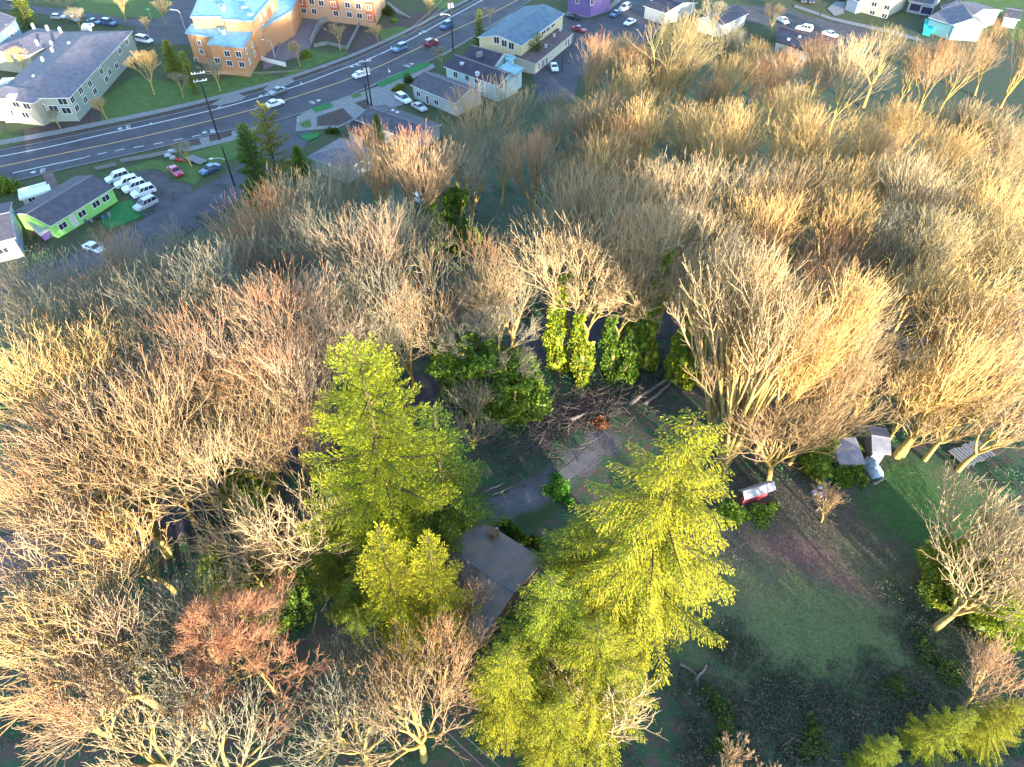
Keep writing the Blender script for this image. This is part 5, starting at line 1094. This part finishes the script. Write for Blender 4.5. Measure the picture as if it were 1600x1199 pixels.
def undergrowth(name, ncl, per, region, m1, m2, label, seed, lsz=.3, rr=(.8, 2.4), hh=(.3, 1.1), cen=None):
    rng = np.random.default_rng(seed); c = scatter(ncl, region, rng, EX) if cen is None else cen; pos = []; 
    for x, y in c:
        r = rng.uniform(*rr); h = rng.uniform(*hh); k = int(per*r*r/2); a = rng.uniform(0, 6.28, k); q = r*np.sqrt(rng.uniform(0, 1, k))
        z = T(x, y)+h*(1-(q/r)**2)*rng.uniform(.4, 1.1, k)
        pos.append(np.stack([x+q*np.cos(a), y+q*np.sin(a), z], 1))
    pos = np.concatenate(pos); n = len(pos); d = rng.normal(size=(n, 3)); d[:, 2] = np.abs(d[:, 2])*.7+.1; d /= np.linalg.norm(d, axis=1, keepdims=True); L = rng.uniform(.5, 1.3, n)*lsz
    o = linkmesh(leaf_quads(name, pos, d*L[:, None], L*.7, [m1, m2], (rng.random(n) < .5).astype(int), None, rng), name); stuff(o, label, 'undergrowth'); return o
UG1 = mat('undergrowth_leaves', (.05,.14,.058), .7, trans=.15); UG2 = mat('dark_undergrowth_leaves', (.032,.085,.045), .7, trans=.15); UB = mat('dead_bramble', (.13,.10,.09), .9)
undergrowth('undergrowth', 800, 60, (-100,150,18,128), UG1, UG2, 'dark green ivy and bramble covering the woods floor', 21)
undergrowth('dead_undergrowth', 420, 50, (-100,150,18,128), UB, UG2, 'brown dead bramble between the trees', 22, .28, (.6,1.6), (.2,.6))
# fallen branches and brushwood
def brush(name, pts_px, n, label, seed, spread=3.0, ln=(1.0,3.5)):
    rng = np.random.default_rng(seed); base = resample([P(*p) for p in pts_px], 1.0); L = []
    for i in range(n):
        b = base[rng.integers(len(base))]; p = np.array([b.x, b.y, 0])+np.append(rng.normal(size=2)*spread, 0); p[2] = T(p[0], p[1])+rng.uniform(.02, .6)
        d = unit(np.append(rng.normal(size=2), rng.normal()*.18)); l = rng.uniform(*ln); pts, _ = curve(p, d, l, 4, 0, .12, rng); r = rng.uniform(.02, .06); L.append((pts, [r, r*.8, r*.6, r*.3], 0, 3))
    me = build_lines(name, L, [mat('brushwood_bark', (.12,.095,.09), .95, noise=.3, nscale=1)]); stuff(linkmesh(me, name), label, 'brushwood')
brush('brushwood', [(790,700),(860,660),(920,640),(1000,610),(1060,575)], 1100, 'tangle of cut branches strewn above the gravel drive', 31)
brush('fallen_branches', [(100,900),(300,880),(450,980),(300,1100),(480,1120),(640,1100)], 500, 'fallen branches on the floor of the near woods', 32, 6)
brush('fallen_branches', [(300,600),(500,560),(700,520),(900,420),(1200,380),(1450,420),(1400,620),(1500,640)], 900, 'fallen branches under the trees of the far woods', 33, 9, (1.5, 4.5))
# leaf litter on the meadow
n = 7000; c = np.stack([rng.normal(fc.x, 8, n), rng.normal(fc.y+2, 8, n)], 1); ok = [not near_road(x, y) for x, y in c]; c = c[np.array(ok)]; n = len(c)
pos = np.stack([c[:, 0], c[:, 1], np.array([T(x, y) for x, y in c])+.03], 1); d = rng.normal(size=(n, 3)); d[:, 2] = rng.uniform(0, .25, n); d /= np.linalg.norm(d, axis=1, keepdims=True); L = rng.uniform(.07, .16, n)
o = linkmesh(leaf_quads('fallen_leaves', pos, d*L[:, None], L*.8, [mat('pale_dry_leaf', (.22,.18,.16), .9), mat('brown_dry_leaf', (.12,.07,.06), .9)], (rng.random(n) < .55).astype(int), np.tile([0,0,1.], (n,1)), rng), 'fallen_leaves'); stuff(o, 'pale and brown fallen leaves scattered on the meadow', 'leaves')
n = 26000; c = np.stack([rng.uniform(fc.x-14, fc.x+18, n), rng.uniform(fc.y-15, fc.y+20, n)], 1)
pos = np.stack([c[:, 0], c[:, 1], np.array([T(x, y) for x, y in c])-.01], 1); d = rng.normal(size=(n, 3))*.5; d[:, 2] = 1; d /= np.linalg.norm(d, axis=1, keepdims=True); L = rng.uniform(.10, .26, n)
o = linkmesh(leaf_quads('grass', pos, d*L[:, None], L*.35, [mat('meadow_grass', (.055,.10,.035), .9, trans=.2), mat('dry_meadow_grass', (.13,.12,.07), .9, trans=.2)], (rng.random(n) < .4).astype(int), None, rng), 'grass'); stuff(o, 'rough meadow grass', 'grass')

cen = []
for (u, v, r) in BR_PTS+((1090,1180,3),(1250,1190,3),(1360,1180,3),(1480,1120,3),(1380,1120,3),(1230,1080,1.6),(1310,1100,1.6)):
    p = P(u, v)
    for _ in range(22): cen.append((p.x+rng.normal()*r*.8, p.y+rng.normal()*r*.7))
cen2 = []
for (u, v) in ((780,730),(820,715),(860,690),(760,690),(800,660),(840,630),(900,610),(960,600),(1040,600),(880,585),(990,585),(830,600)):
    p = P(u, v)
    for _ in range(5): cen2.append((p.x+rng.normal()*1.8, p.y+rng.normal()*1.8))
undergrowth('undergrowth', 0, 120, None, UG1, UG2, 'dark green bramble above the gravel drive', 42, .22, (.6, 1.8), (.1, .9), cen2)
undergrowth('bramble', 0, 170, None, mat('bramble_leaves', (.05,.10,.045), .8, trans=.15), mat('bramble_stems', (.11,.085,.075), .9), 'low tangled bramble and dead stems along the lower meadow', 41, .19, (.5, 1.8), (.1, .8), cen)
brush('brushwood', [(1090,1090),(1200,1130),(1300,1150),(1420,1100),(1470,1000)], 350, 'dead stems sticking out of the bramble below the meadow', 34, 2.5, (.6, 2.0))
